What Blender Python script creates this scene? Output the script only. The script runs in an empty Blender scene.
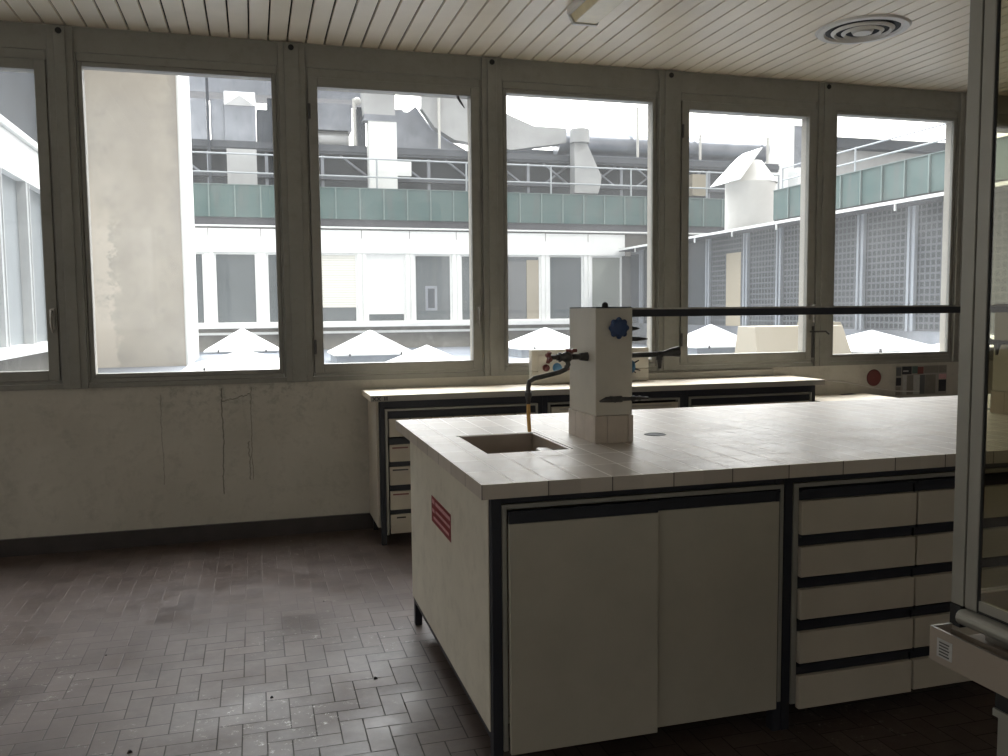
import bpy, math, random
from mathutils import Vector, Matrix
random.seed(7)
D = bpy.data
SC = bpy.context.scene
COL = SC.collection
PI = math.pi

# ------------------------------------------------------------------ camera, sky, sun, exposure
F_PX = 863.84
cam_d = D.cameras.new('camera'); cam_d.sensor_width = 36; cam_d.lens = 36 * F_PX / 1008
cam_d.clip_start = .05; cam_d.clip_end = 300
cam = D.objects.new('camera', cam_d); COL.objects.link(cam); SC.camera = cam
yaw, pitch, roll = 0.2803, -0.0779, -0.0091
fw = Vector((math.sin(yaw) * math.cos(pitch), math.cos(yaw) * math.cos(pitch), math.sin(pitch)))
r0 = Vector((math.cos(yaw), -math.sin(yaw), 0)); u0 = r0.cross(fw)
rt = math.cos(roll) * r0 + math.sin(roll) * u0
up = -math.sin(roll) * r0 + math.cos(roll) * u0
cam.matrix_world = Matrix(((rt.x, up.x, -fw.x, 0), (rt.y, up.y, -fw.y, -5.4861), (rt.z, up.z, -fw.z, 1.3845), (0, 0, 0, 1)))

w = D.worlds.new('world'); SC.world = w; w.use_nodes = True
wt = w.node_tree; wt.nodes.clear()
wo = wt.nodes.new('ShaderNodeOutputWorld'); wb = wt.nodes.new('ShaderNodeBackground')
tc = wt.nodes.new('ShaderNodeTexCoord'); sx = wt.nodes.new('ShaderNodeSeparateXYZ'); rp = wt.nodes.new('ShaderNodeValToRGB')
wt.links.new(tc.outputs['Generated'], sx.inputs[0]); wt.links.new(sx.outputs['Z'], rp.inputs[0])
rp.color_ramp.elements[0].position = 0.0; rp.color_ramp.elements[0].color = (1, .96, .90, 1)
rp.color_ramp.elements[1].position = .8; rp.color_ramp.elements[1].color = (.93, .96, 1, 1)
wt.links.new(rp.outputs[0], wb.inputs[0])
# overcast sky with a broad bright patch where the sun stands behind the haze
dt = wt.nodes.new('ShaderNodeVectorMath'); dt.operation = 'DOT_PRODUCT'
wt.links.new(tc.outputs['Generated'], dt.inputs[0]); dt.inputs[1].default_value = Vector((.05, .62, .80)).normalized()
def wm(op, a, b):
    n_ = wt.nodes.new('ShaderNodeMath'); n_.operation = op
    for q_, v_ in enumerate((a, b)):
        if isinstance(v_, float): n_.inputs[q_].default_value = v_
        else: wt.links.new(v_, n_.inputs[q_])
    return n_.outputs[0]
SKY_BASE, SKY_GLOW = .75, 11.0
gl_ = wm('POWER', wm('MAXIMUM', dt.outputs['Value'], 0.0), 4.0)
wt.links.new(wm('ADD', wm('MULTIPLY', gl_, SKY_GLOW), SKY_BASE), wb.inputs[1])
wt.links.new(wb.outputs[0], wo.inputs[0])

sun_d = D.lights.new('sun', 'SUN'); sun_d.energy = .8; sun_d.angle = math.radians(6); sun_d.color = (1, .96, .9)
sun = D.objects.new('sun', sun_d); COL.objects.link(sun)
sdir = Vector((.62, -.60, 1.0)).normalized()            # direction towards the sun
sun.rotation_euler = sdir.to_track_quat('Z', 'Y').to_euler()
sun.location = (6, -10, 14)

SC.view_settings.view_transform = 'Standard'; SC.view_settings.look = 'None'
SC.view_settings.gamma = 1; SC.view_settings.use_curve_mapping = False
SC.view_settings.exposure = 0.8
cy = SC.cycles
cy.use_denoising = True
cy.max_bounces = 14; cy.diffuse_bounces = 8; cy.glossy_bounces = 4; cy.transmission_bounces = 8; cy.transparent_max_bounces = 24
cy.caustics_reflective = False; cy.caustics_refractive = False
cy.sample_clamp_indirect = 6

# ------------------------------------------------------------------ node helpers and materials
class NT:
    def __init__(s, name):
        s.m = D.materials.new(name); s.m.use_nodes = True; s.t = s.m.node_tree
        s.b = s.t.nodes['Principled BSDF']; s.out = s.t.nodes['Material Output']
        s._p = None
    def n(s, ty, **k):
        nd = s.t.nodes.new(ty)
        for a, b in k.items(): setattr(nd, a, b)
        return nd
    def set(s, sock, v):
        if hasattr(v, 'is_output') or isinstance(v, bpy.types.NodeSocket): s.t.links.new(v, sock)
        else: sock.default_value = v
    def pos(s):
        if not s._p:
            g = s.n('ShaderNodeNewGeometry'); x = s.n('ShaderNodeSeparateXYZ')
            s.t.links.new(g.outputs['Position'], x.inputs[0]); s._p = (g.outputs['Position'], x.outputs[0], x.outputs[1], x.outputs[2])
        return s._p
    def m_(s, op, a, b=0.0, c=0.0):
        nd = s.n('ShaderNodeMath', operation=op)
        s.set(nd.inputs[0], a); s.set(nd.inputs[1], b); s.set(nd.inputs[2], c)
        return nd.outputs[0]
    def noise(s, scale, detail=4, rough=.6, vec=None, dist=0):
        nd = s.n('ShaderNodeTexNoise'); nd.inputs['Scale'].default_value = scale
        nd.inputs['Detail'].default_value = detail; nd.inputs['Roughness'].default_value = rough
        nd.inputs['Distortion'].default_value = dist
        s.t.links.new(vec if vec is not None else s.pos()[0], nd.inputs['Vector'])
        return nd.outputs['Fac']
    def xyz(s, x, y, z):
        nd = s.n('ShaderNodeCombineXYZ'); s.set(nd.inputs[0], x); s.set(nd.inputs[1], y); s.set(nd.inputs[2], z); return nd.outputs[0]
    def ramp(s, fac, a, b, lo=0., hi=1.):
        nd = s.n('ShaderNodeMapRange'); s.set(nd.inputs[0], fac)
        nd.inputs[1].default_value = lo; nd.inputs[2].default_value = hi; nd.inputs[3].default_value = a; nd.inputs[4].default_value = b
        return nd.outputs[0]
    def mix(s, fac, a, b, mode='MIX'):
        nd = s.n('ShaderNodeMix', data_type='RGBA', blend_type=mode)
        s.set(nd.inputs[0], fac)
        for k, v in ((6, a), (7, b)):
            if isinstance(v, tuple): v = (*v, 1) if len(v) == 3 else v
            s.set(nd.inputs[k], v)
        return nd.outputs[2]
    def bump(s, h, strength=.3, dist=.01):
        nd = s.n('ShaderNodeBump'); nd.inputs['Strength'].default_value = strength; nd.inputs['Distance'].default_value = dist
        s.set(nd.inputs['Height'], h); s.t.links.new(nd.outputs[0], s.b.inputs['Normal'])
    def fin(s, color, rough=.5, metal=0., spec=.5):
        if isinstance(color, tuple): color = (*color, 1)
        s.set(s.b.inputs['Base Color'], color); s.set(s.b.inputs['Roughness'], rough)
        s.set(s.b.inputs['Metallic'], metal); s.b.inputs['Specular IOR Level'].default_value = spec
        return s.m

def plain(name, col, rough=.5, metal=0., var=.12, scale=6, spec=.5, dirt=None):
    t = NT(name)
    c = t.mix(t.ramp(t.noise(scale), 1 - var, 1 + var, .3, .7), (0, 0, 0), col)
    nd = t.n('ShaderNodeVectorMath', operation='SCALE'); nd.inputs[0].default_value = col
    t.t.links.new(t.ramp(t.noise(scale), 1 - var, 1 + var, .3, .7), nd.inputs['Scale'])
    c = nd.outputs[0]
    if dirt: c = t.mix(t.ramp(t.noise(scale * 2.3, 6, .7), 0, dirt[1], .5, .75), c, dirt[0])
    return t.fin(c, rough, metal, spec)

M = {}
M['frame'] = plain('painted_window_frame', (.25, .243, .215), .45, var=.06, scale=7, dirt=((.17, .16, .14), .4))
M['reveal'] = plain('outer_reveal_paint', (.42, .39, .34), .6, var=.06)
M['ceil_back'] = plain('ceiling_void', (.03, .028, .025), .9)
M['cream'] = plain('cream_laminate', (.63, .59, .49), .5, var=.06, scale=5, dirt=((.33, .30, .24), .35))
M['creamd'] = plain('cream_laminate_door', (.43, .40, .33), .5, var=.05, scale=5, dirt=((.36, .33, .27), .3))
M['cream2'] = plain('cream_laminate_bench', (.52, .47, .385), .5, var=.06, scale=5)
M['benchtop'] = plain('pale_worktop_laminate', (.76, .66, .51), .5, var=.06, scale=3, dirt=((.45, .40, .33), .3))
M['edge'] = plain('grey_worktop_edge', (.34, .32, .28), .45, var=.05)
M['dark'] = plain('dark_metal', (.022, .023, .030), .5, var=.1, spec=.35)
M['black'] = plain('black_rubber', (.012, .012, .012), .7)
M['steel'] = plain('worn_steel', (.33, .31, .28), .35, metal=.8, var=.2, scale=30)
M['darksteel'] = plain('tarnished_fitting', (.075, .072, .070), .38, metal=.5, var=.3, scale=40)
M['red'] = plain('red_plastic', (.17, .05, .045), .4, var=.1)
M['blue'] = plain('blue_plastic', (.02, .045, .12), .4, var=.1)
M['bluelt'] = plain('light_blue_plastic', (.10, .25, .42), .4, var=.1)
M['tube'] = plain('amber_rubber_hose', (.62, .36, .10), .45, var=.15, scale=40)
M['tower'] = plain('cream_metal_housing', (.54, .51, .44), .5, var=.07, scale=6)
M['white'] = plain('white_paint', (.80, .80, .78), .55, var=.04)
M['whitepl'] = plain('white_plastic', (.62, .60, .56), .5, var=.04)
M['hood'] = plain('hood_aluminium', (.33, .32, .28), .45, metal=.35, var=.06)
M['hoodb'] = plain('hood_tray_enamel', (.33, .28, .23), .5, var=.05)
M['diffuser'] = plain('yellowed_diffuser', (.62, .52, .30), .3, var=.08, scale=12)
M['dome'] = plain('skylight_white_glassfibre', (.86, .86, .84), .5, var=.03)
M['curb'] = plain('lead_grey_curb', (.34, .37, .41), .6, var=.1)
M['sheet'] = plain('grey_sheet_metal', (.26, .275, .31), .36, metal=.65, var=.2, scale=2)
M['sheetdk'] = plain('blue_grey_cladding', (.038, .045, .058), .6, var=.2, scale=2)
M['sheetlt'] = plain('silver_duct', (.42, .42, .42), .45, metal=.2, var=.12, scale=1.5)
M['beam'] = plain('steel_beam_grey', (.07, .076, .09), .6, var=.15)
M['hatch'] = plain('cream_fibre_box', (.34, .29, .21), .6, var=.04, scale=1)
M['stone'] = plain('facade_render', (.22, .205, .18), .8, var=.12, scale=1.5, dirt=((.40, .39, .36), .6))
M['facade'] = plain('facade_white', (.86, .86, .84), .6, var=.03)
M['shadepaint'] = plain('shaded_white_mullion', (.26, .28, .31), .6, var=.05)  # white mullion paint darkened to carry the right wing's shade
M['lwmull'] = plain('left_wing_mullion', (.42, .43, .43), .6, var=.05)
M['lwpane'] = plain('curtained_pane', (.25, .27, .28), .5, var=.08, scale=1)
M['lwpar'] = plain('dark_slate_parapet', (.045, .05, .058), .8, var=.25, scale=2)
M['railpaint'] = plain('weathered_rail_paint', (.40, .42, .44), .6, var=.08)
M['tealseam'] = plain('pale_copper_seam', (.17, .225, .215), .55)
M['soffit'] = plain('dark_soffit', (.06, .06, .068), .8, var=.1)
M['label'] = plain('paper_label', (.45, .45, .44), .6, var=.1, scale=60)
M['labelpk'] = plain('faded_print', (.60, .34, .35), .6, var=.1, scale=80)
M['labelrd'] = plain('red_sticker', (.20, .010, .014), .5, var=.1, scale=80)
M['curtain'] = plain('curtain_cloth', (.12, .125, .13), .8, var=.06)
M['curtainlt'] = plain('pale_blind', (.26, .275, .245), .8, var=.04, scale=1.2)

def glass_mat(name, tint, refl=.06, haze=0.0):
    t = NT(name); t.t.nodes.remove(t.b)
    tr = t.n('ShaderNodeBsdfTransparent'); tr.inputs[0].default_value = (*tint, 1)
    gl = t.n('ShaderNodeBsdfGlossy'); gl.inputs['Roughness'].default_value = .02; gl.inputs[0].default_value = (.9, .9, .9, 1)
    fr = t.n('ShaderNodeFresnel'); fr.inputs[0].default_value = 1.5
    gq = t.n('ShaderNodeNewGeometry'); fac_ = t.m_('MULTIPLY', fr.outputs[0], t.m_('SUBTRACT', 1., gq.outputs['Backfacing']))
    mx = t.n('ShaderNodeMixShader'); t.t.links.new(fac_, mx.inputs[0]); t.t.links.new(tr.outputs[0], mx.inputs[1]); t.t.links.new(gl.outputs[0], mx.inputs[2])
    last = mx
    if haze:
        df = t.n('ShaderNodeBsdfTranslucent'); df.inputs[0].default_value = (.8, .8, .78, 1)
        m2 = t.n('ShaderNodeMixShader')
        t.t.links.new(t.ramp(t.noise(1.7, 6, .65), haze * .7, haze * 1.3, .35, .7), m2.inputs[0])
        t.t.links.new(mx.outputs[0], m2.inputs[1]); t.t.links.new(df.outputs[0], m2.inputs[2]); last = m2
    t.t.links.new(last.outputs[0], t.out.inputs[0]); return t.m
M['glass'] = glass_mat('dusty_window_glass', (.95, .96, .96), haze=.028)
M['hoodglass'] = glass_mat('hood_glass', (.86, .85, .78))
M['extglass'] = plain('outside_window_glass', (.10, .113, .12), .25, var=.12, scale=.7, spec=.3)
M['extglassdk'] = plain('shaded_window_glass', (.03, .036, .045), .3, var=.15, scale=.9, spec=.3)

def grill_mat():
    t = NT('mesh_screen_panel'); P = t.pos()
    a = t.m_('FRACT', t.m_('MULTIPLY', P[2], 9.)); b = t.m_('FRACT', t.m_('MULTIPLY', P[3], 9.))
    g = t.m_('MAXIMUM', t.m_('LESS_THAN', a, .3), t.m_('LESS_THAN', b, .3))
    return t.fin(t.mix(g, (.010, .013, .018), (.085, .09, .10)), .5)
M['grill'] = grill_mat()

def teal_mat():
    t = NT('verdigris_copper_cladding')
    n = t.noise(1.3, 6, .7); P = t.pos()
    s2 = t.noise(1.0, 4, .6, t.xyz(t.m_('MULTIPLY', P[1], 5.), t.m_('MULTIPLY', P[2], 5.), t.m_('MULTIPLY', P[3], .8)))
    c = t.mix(t.ramp(n, 0, 1, .35, .65), (.045, .098, .092), (.075, .125, .115))
    c = t.mix(t.ramp(s2, 0, .6, .5, .7), c, (.10, .105, .10))
    return t.fin(c, .6)
M['teal'] = teal_mat()

def wall_mat():
    t = NT('stained_wall_plaster'); P = t.pos()
    c = t.mix(t.ramp(t.noise(2.2, 6, .6), 0, 1, .35, .65), (.47, .445, .385), (.56, .53, .465))
    c = t.mix(t.ramp(t.noise(9, 5, .7), 0, .35, .5, .75), c, (.17, .16, .13))
    # damp mottling high under the sill, running paint cracks
    zb = t.ramp(P[3], 0, 1, .62, .95)
    xb = t.m_('MULTIPLY', t.ramp(P[1], 0, 1, -.75, -.45), t.ramp(P[1], 1, 0, .25, .55))
    blot = t.m_('MULTIPLY', t.m_('MULTIPLY', zb, xb), t.ramp(t.noise(17, 6, .75), 0, 1, .50, .60))
    c = t.mix(t.m_('MULTIPLY', blot, .40), c, (.12, .12, .10))
    def crack(x0, z0, z1, wd, amp, dark, k):
        nz = t.noise(6, 6, .75, t.xyz(k, k, P[3]))
        dx = t.m_('ABSOLUTE', t.m_('SUBTRACT', P[1], t.m_('ADD', x0, t.m_('MULTIPLY', t.m_('SUBTRACT', nz, .5), amp))))
        wv = t.m_('MULTIPLY', t.noise(40, 3, .6, t.xyz(k, k + 3, P[3])), wd * 2)
        a = t.m_('LESS_THAN', dx, wv)
        return t.m_('MULTIPLY', t.m_('MULTIPLY', a, t.m_('GREATER_THAN', P[3], z0)), t.m_('MULTIPLY', t.m_('LESS_THAN', P[3], z1), dark))
    ks = crack(-.205, .28, .93, .0035, .05, 1., 1.3)
    for args in ((-.55, .36, .9, .0025, .04, .6, 5.1), (-.035, .36, .93, .0025, .04, .8, 9.2), (-.05, .36, .60, .0035, .10, .8, 2.2)):
        ks = t.m_('MAXIMUM', ks, crack(*args))
    dg = t.m_('ABSOLUTE', t.m_('SUBTRACT', P[3], t.m_('ADD', .895, t.m_('ADD', t.m_('MULTIPLY', t.m_('SUBTRACT', t.noise(9, 6, .8, t.xyz(P[1], 4., 4.)), .5), .10), t.m_('MULTIPLY', P[1], .22)))))
    d1 = t.m_('MULTIPLY', t.m_('LESS_THAN', dg, .003), t.m_('MULTIPLY', t.m_('GREATER_THAN', P[1], -.21), t.m_('LESS_THAN', P[1], -.04)))
    ks = t.m_('MAXIMUM', ks, d1)
    c = t.mix(t.m_('MULTIPLY', ks, .62), c, (.03, .028, .022))
    t.bump(t.noise(30, 6, .7), .12, .01)
    return t.fin(c, .75, spec=.3)
M['wall'] = wall_mat()
M['wall2'] = plain('room_wall_paint', (.68, .64, .56), .8, var=.08, scale=2)

def beige_mat():
    t = NT('beige_render_peeling'); P = t.pos()
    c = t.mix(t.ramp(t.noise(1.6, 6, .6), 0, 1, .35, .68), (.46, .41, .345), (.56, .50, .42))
    # peeled lighter patch near the left lower edge
    edge = t.m_('ADD', P[1], t.m_('MULTIPLY', t.m_('SUBTRACT', t.noise(2.6, 7, .7), .5), .9))
    pl = t.m_('MULTIPLY', t.ramp(edge, 1, 0, -2.02, -1.96), t.ramp(P[3], 1, 0, 2.6, 3.0))
    c = t.mix(t.m_('MULTIPLY', pl, .8), c, (.70, .62, .52))
    st = t.ramp(t.noise(2.6, 8, .75), 0, .55, .54, .70)
    eb = t.m_('ADD', P[1], t.m_('MULTIPLY', t.m_('SUBTRACT', t.noise(3.5, 5, .6), .5), .5))
    st = t.m_('MAXIMUM', st, t.m_('MULTIPLY', t.ramp(eb, 0, .6, -1.20, -1.05), t.ramp(P[3], 0, 1, 2.3, 2.8)))
    c = t.mix(st, c, (.36, .33, .29))
    return t.fin(c, .85, spec=.2)
M['beige'] = beige_mat()
M['bright_render'] = plain('white_render', (.84, .83, .80), .8, var=.03)  # even white for the tower's side wall and corner

def roof_mat():
    t = NT('flat_roof_membrane')
    c = t.mix(t.ramp(t.noise(.9, 6, .6), 0, 1, .35, .68), (.11, .125, .15), (.18, .19, .21))
    return t.fin(c, .6)
M['roof'] = roof_mat()

def floor_mat():
    t = NT('brown_herringbone_floor_tiles'); P = t.pos(); S = .0785
    X = t.m_('DIVIDE', P[1], -S); Y = t.m_('DIVIDE', t.m_('ADD', P[2], .02), S)
    i = t.m_('FLOOR', X); j = t.m_('FLOOR', Y); fx = t.m_('FRACT', X); fy = t.m_('FRACT', Y)
    k = t.m_('FLOORED_MODULO', t.m_('SUBTRACT', i, j), 4.0)
    def eq(v): return t.m_('COMPARE', k, v, .25)
    big = 9.0
    L = t.m_('ADD', fx, t.m_('MULTIPLY', eq(1.), big)); R = t.m_('ADD', t.m_('SUBTRACT', 1., fx), t.m_('MULTIPLY', eq(0.), big))
    B = t.m_('ADD', fy, t.m_('MULTIPLY', eq(2.), big)); T = t.m_('ADD', t.m_('SUBTRACT', 1., fy), t.m_('MULTIPLY', eq(3.), big))
    d = t.m_('MINIMUM', t.m_('MINIMUM', L, R), t.m_('MINIMUM', B, T))
    grout = t.ramp(d, 1, 0, .015, .038)
    ti = t.m_('SUBTRACT', i, eq(1.)); tj = t.m_('SUBTRACT', j, eq(2.))
    wn = t.n('ShaderNodeTexWhiteNoise', noise_dimensions='2D'); t.t.links.new(t.xyz(ti, tj, 0.), wn.inputs['Vector'])
    tile = t.mix(wn.outputs['Value'], (.050, .034, .028), (.086, .063, .054))
    tile = t.mix(t.ramp(t.noise(14, 5, .7), 0, .5, .45, .75), tile, (.115, .088, .076))
    dust = t.m_('MULTIPLY', t.ramp(t.noise(1.6, 6, .65), 0, 1, .40, .62), t.ramp(t.noise(30, 5, .7), .3, 1, .3, .7))
    tile = t.mix(t.m_('MULTIPLY', dust, .55), tile, (.140, .108, .092))
    # pale grout smears further back, dark joints near
    far = t.ramp(t.m_('ADD', P[2], t.noise(2.5, 3, .5)), 0, 1, -1.25, -.55)
    gcol = t.mix(t.m_('MULTIPLY', far, .5), (.032, .025, .021), (.22, .185, .16))
    c = t.mix(grout, tile, gcol)
    spots = t.ramp(t.noise(22, 8, .85), 0, 1, .57, .66)
    sp2 = t.m_('MULTIPLY', spots, t.ramp(t.noise(1.3, 3, .5, dist=.5), 0, 1, .48, .60))
    c = t.mix(t.m_('MULTIPLY', sp2, .9), c, (.46, .43, .40))
    rough = t.m_('ADD', t.ramp(t.noise(3.1, 5, .6), .30, .52, .3, .7), t.m_('MULTIPLY', grout, .25))
    rough = t.m_('ADD', rough, t.m_('MULTIPLY', dust, .12))
    h = t.m_('ADD', t.m_('MULTIPLY', grout, -1.), t.m_('MULTIPLY', wn.outputs['Value'], .12))
    t.bump(t.m_('ADD', h, t.m_('MULTIPLY', t.noise(18, 4, .6), .6)), .16, .004)
    return t.fin(c, rough, spec=.28)
M['floor'] = floor_mat()

def tiletop_mat():
    t = NT('glazed_beige_worktop_tiles'); P = t.pos()
    def ln(v, off, per, wd):
        f = t.m_('FRACT', t.m_('DIVIDE', t.m_('SUBTRACT', v, off), per))
        return t.m_('LESS_THAN', t.m_('MINIMUM', f, t.m_('SUBTRACT', 1., f)), wd / per)
    nz = t.new_geo = t.n('ShaderNodeNewGeometry'); sn = t.n('ShaderNodeSeparateXYZ'); t.t.links.new(nz.outputs['Normal'], sn.inputs[0])
    topf = t.m_('GREATER_THAN', sn.outputs[2], .5)
    fy_ = t.m_('GREATER_THAN', t.m_('ABSOLUTE', sn.outputs[1]), .5); fx_ = t.m_('GREATER_THAN', t.m_('ABSOLUTE', sn.outputs[0]), .5)
    gx = ln(P[1], .5946, .0985, .0026); gy = ln(P[2], -3.1856, .1965, .0026)
    gxf = ln(P[1], .5946, .197, .0018)
    g = t.m_('ADD', t.m_('MULTIPLY', topf, t.m_('MAXIMUM', gx, gy)), t.m_('MAXIMUM', t.m_('MULTIPLY', fy_, gxf), t.m_('MULTIPLY', fx_, ln(P[2], -3.1856, .1965, .0018))))
    fi = t.m_('FLOOR', t.m_('DIVIDE', t.m_('SUBTRACT', P[1], .5946), .0985)); fj = t.m_('FLOOR', t.m_('DIVIDE', t.m_('SUBTRACT', P[2], -3.1856), .1965))
    wn = t.n('ShaderNodeTexWhiteNoise', noise_dimensions='2D'); t.t.links.new(t.xyz(fi, fj, 0.), wn.inputs['Vector'])
    c = t.mix(wn.outputs['Value'], (.43, .385, .335), (.55, .495, .43))
    c = t.mix(t.ramp(t.noise(5, 6, .7), 0, .5, .45, .7), c, (.40, .35, .30))
    gc = t.mix(topf, (.10, .09, .08), (.90, .87, .82))  # top joints near white to imitate their glints, side joints dark
    c = t.mix(g, c, gc)
    rough = t.m_('ADD', t.ramp(t.noise(4, 5, .7), .30, .50, .3, .7), t.m_('MULTIPLY', g, .3))
    t.bump(t.m_('ADD', t.m_('MULTIPLY', wn.outputs['Value'], .6), t.m_('MULTIPLY', t.noise(9, 3, .5), .8)), .12, .004)
    return t.fin(c, rough, spec=.42)
M['tiletop'] = tiletop_mat()
M['tile'] = plain('beige_ceramic', (.46, .40, .34), .3, var=.1, scale=12)
M['sink'] = plain('stoneware_sink', (.33, .275, .225), .4, var=.12, scale=12)
M['ceil'] = plain('ceiling_slat_paint', (.80, .72, .59), .42, var=.05, scale=3)
M['baseb'] = plain('dark_baseboard_tile', (.045, .038, .036), .35, var=.2, scale=9)

def blind_mat():
    t = NT('slatted_roller_shutter'); P = t.pos()
    a = t.m_('FRACT', t.m_('MULTIPLY', P[3], 16.))
    return t.fin(t.mix(t.ramp(a, 0, 1, .0, .3), (.45, .44, .38), (.80, .78, .70)), .6)
M['blind'] = blind_mat()

# ------------------------------------------------------------------ mesh helpers
class B:
    def __init__(s): s.v = []; s.f = []; s.mi = []; s.c = 0
    def mat(s, k): s.c = k; return s
    def add(s, vs, fs):
        o = len(s.v); s.v += [tuple(v) for v in vs]
        for f in fs: s.f.append(tuple(o + i for i in f)); s.mi.append(s.c)
        return s
    def box(s, x0, x1, y0, y1, z0, z1):
        vs = [(x, y, z) for z in (z0, z1) for y in (y0, y1) for x in (x0, x1)]
        return s.add(vs, [(0, 2, 3, 1), (4, 5, 7, 6), (0, 1, 5, 4), (2, 6, 7, 3), (0, 4, 6, 2), (1, 3, 7, 5)])
    def hexa(s, b, t):      # two quads, ccw seen from above
        return s.add(list(b) + list(t), [(3, 2, 1, 0), (4, 5, 6, 7), (0, 1, 5, 4), (1, 2, 6, 5), (2, 3, 7, 6), (3, 0, 4, 7)])
    def tube(s, pts, r, seg=10, cap=True):
        pts = [Vector(p) for p in pts]; rs = r if isinstance(r, (list, tuple)) else [r] * len(pts)
        rings = []; pu = None
        for i, p in enumerate(pts):
            d = (pts[min(i + 1, len(pts) - 1)] - pts[max(i - 1, 0)]).normalized()
            if pu is None:
                pu = Vector((0, 0, 1)) if abs(d.z) < .9 else Vector((1, 0, 0))
            a = (pu - d * pu.dot(d)).normalized(); b = d.cross(a); pu = a
            rings.append([p + rs[i] * (math.cos(2 * PI * k / seg) * a + math.sin(2 * PI * k / seg) * b) for k in range(seg)])
        vs = [v for rg in rings for v in rg]; fs = []
        for i in range(len(pts) - 1):
            for k in range(seg):
                k2 = (k + 1) % seg; fs.append((i * seg + k, i * seg + k2, (i + 1) * seg + k2, (i + 1) * seg + k))
        if cap: fs.append(tuple(range(seg - 1, -1, -1))); fs.append(tuple((len(pts) - 1) * seg + k for k in range(seg)))
        return s.add(vs, fs)
    def prism(s, poly, ax, a, b):   # poly in the two other axes, extruded along ax
        def mk(p, q):
            return {'x': (q, p[0], p[1]), 'y': (p[0], q, p[1]), 'z': (p[0], p[1], q)}[ax]
        n = len(poly); vs = [mk(p, a) for p in poly] + [mk(p, b) for p in poly]
        fs = [tuple(range(n - 1, -1, -1)), tuple(range(n, 2 * n))] + [(i, (i + 1) % n, n + (i + 1) % n, n + i) for i in range(n)]
        return s.add(vs, fs)
    def lathe(s, prof, c, seg=48, axis='z'):  # prof [(r, h)] open profile, revolved about axis through c
        vs = []; fs = []
        for r, h in prof:
            for k in range(seg):
                a = 2 * PI * k / seg; p = (r * math.cos(a), r * math.sin(a))
                if axis == 'z': vs.append((c[0] + p[0], c[1] + p[1], c[2] + h))
                elif axis == 'y': vs.append((c[0] + p[0], c[1] + h, c[2] + p[1]))
                else: vs.append((c[0] + h, c[1] + p[0], c[2] + p[1]))
        for i in range(len(prof) - 1):
            for k in range(seg):
                k2 = (k + 1) % seg; fs.append((i * seg + k, i * seg + k2, (i + 1) * seg + k2, (i + 1) * seg + k))
        return s.add(vs, fs)
    def ball(s, c, r, seg=12, rg=8):
        return s.lathe([(max(r * math.sin(PI * i / rg), 1e-4), -r * math.cos(PI * i / rg)) for i in range(rg + 1)], c, seg)

def wloc(o):
    v = Vector((0, 0, 0))
    while o: v += o.location; o = o.parent
    return v
def build(name, b, mat, parent=None, bevel=0, smooth=False, origin=None):
    mats = mat if isinstance(mat, list) else [mat]
    if parent is None and origin is None:
        xs = [v[0] for v in b.v]; ys = [v[1] for v in b.v]; zs = [v[2] for v in b.v]
        origin = ((min(xs) + max(xs)) / 2, (min(ys) + max(ys)) / 2, min(zs))
    off = wloc(parent) if parent else Vector((0, 0, 0))
    org = Vector(origin) if origin is not None else off
    me = D.meshes.new(name); me.from_pydata([(Vector(v) - org) for v in b.v], [], b.f)
    for m in mats: me.materials.append(M[m])
    me.polygons.foreach_set('material_index', b.mi)
    if smooth: me.polygons.foreach_set('use_smooth', [True] * len(b.f))
    import bmesh as _b
    bm = _b.new(); bm.from_mesh(me); _b.ops.recalc_face_normals(bm, faces=bm.faces); bm.to_mesh(me); bm.free()
    if smooth: me.set_sharp_from_angle(angle=math.radians(40))
    o = D.objects.new(name, me); COL.objects.link(o); o.location = org - off
    if parent: o.parent = parent
    if bevel:
        md = o.modifiers.new('bevel', 'BEVEL'); md.width = bevel; md.segments = 2; md.limit_method = 'ANGLE'
    return o
def tag(o, label=None, cat=None, group=None, kind=None):
    for k, v in (('label', label), ('category', cat), ('group', group), ('kind', kind)):
        if v: o[k] = v
    return o
def thing(name, loc, label, cat, group=None, kind=None):
    o = D.objects.new(name, None); o.empty_display_size = .1; COL.objects.link(o); o.location = loc
    return tag(o, label, cat, group, kind)
def copy_tree(o, parent=None):
    c = o.copy(); COL.objects.link(c); c.parent = parent
    for ch in list(o.children): copy_tree(ch, c)
    return c
def struct(name, b, mat, **k):
    o = build(name, b, mat, **k); o['kind'] = 'structure'; return o

# ------------------------------------------------------------------ room shell
XL, XR, YN, ZC = -4.7, 8.0, -8.6, 3.006
struct('floor', B().box(XL, XR, YN, 0, -.12, 0), 'floor')
c = B()
x = XL + .005
PX = .11
n0 = int((XL - (-.53)) / PX) - 1
k = n0
while -.53 + k * PX < XR:
    xa = max(-.53 + k * PX + .0035, XL); xb = min(-.53 + (k + 1) * PX - .0035, XR)
    if xb > xa:
        c.add([(xa, YN, ZC + .012), (xa + .003, YN, ZC), (xb - .003, YN, ZC), (xb, YN, ZC + .012), (xa, -.001, ZC + .012), (xa + .003, -.001, ZC), (xb - .003, -.001, ZC), (xb, -.001, ZC + .012)],
              [(0, 4, 5, 1), (1, 5, 6, 2), (2, 6, 7, 3), (0, 1, 2, 3), (7, 6, 5, 4), (3, 7, 4, 0)])
    k += 1
ce = struct('ceiling', c, 'ceil')
build('ceiling_void', B().box(XL, XR, YN, 0, ZC + .03, ZC + .3), 'ceil_back', ce)

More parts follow.
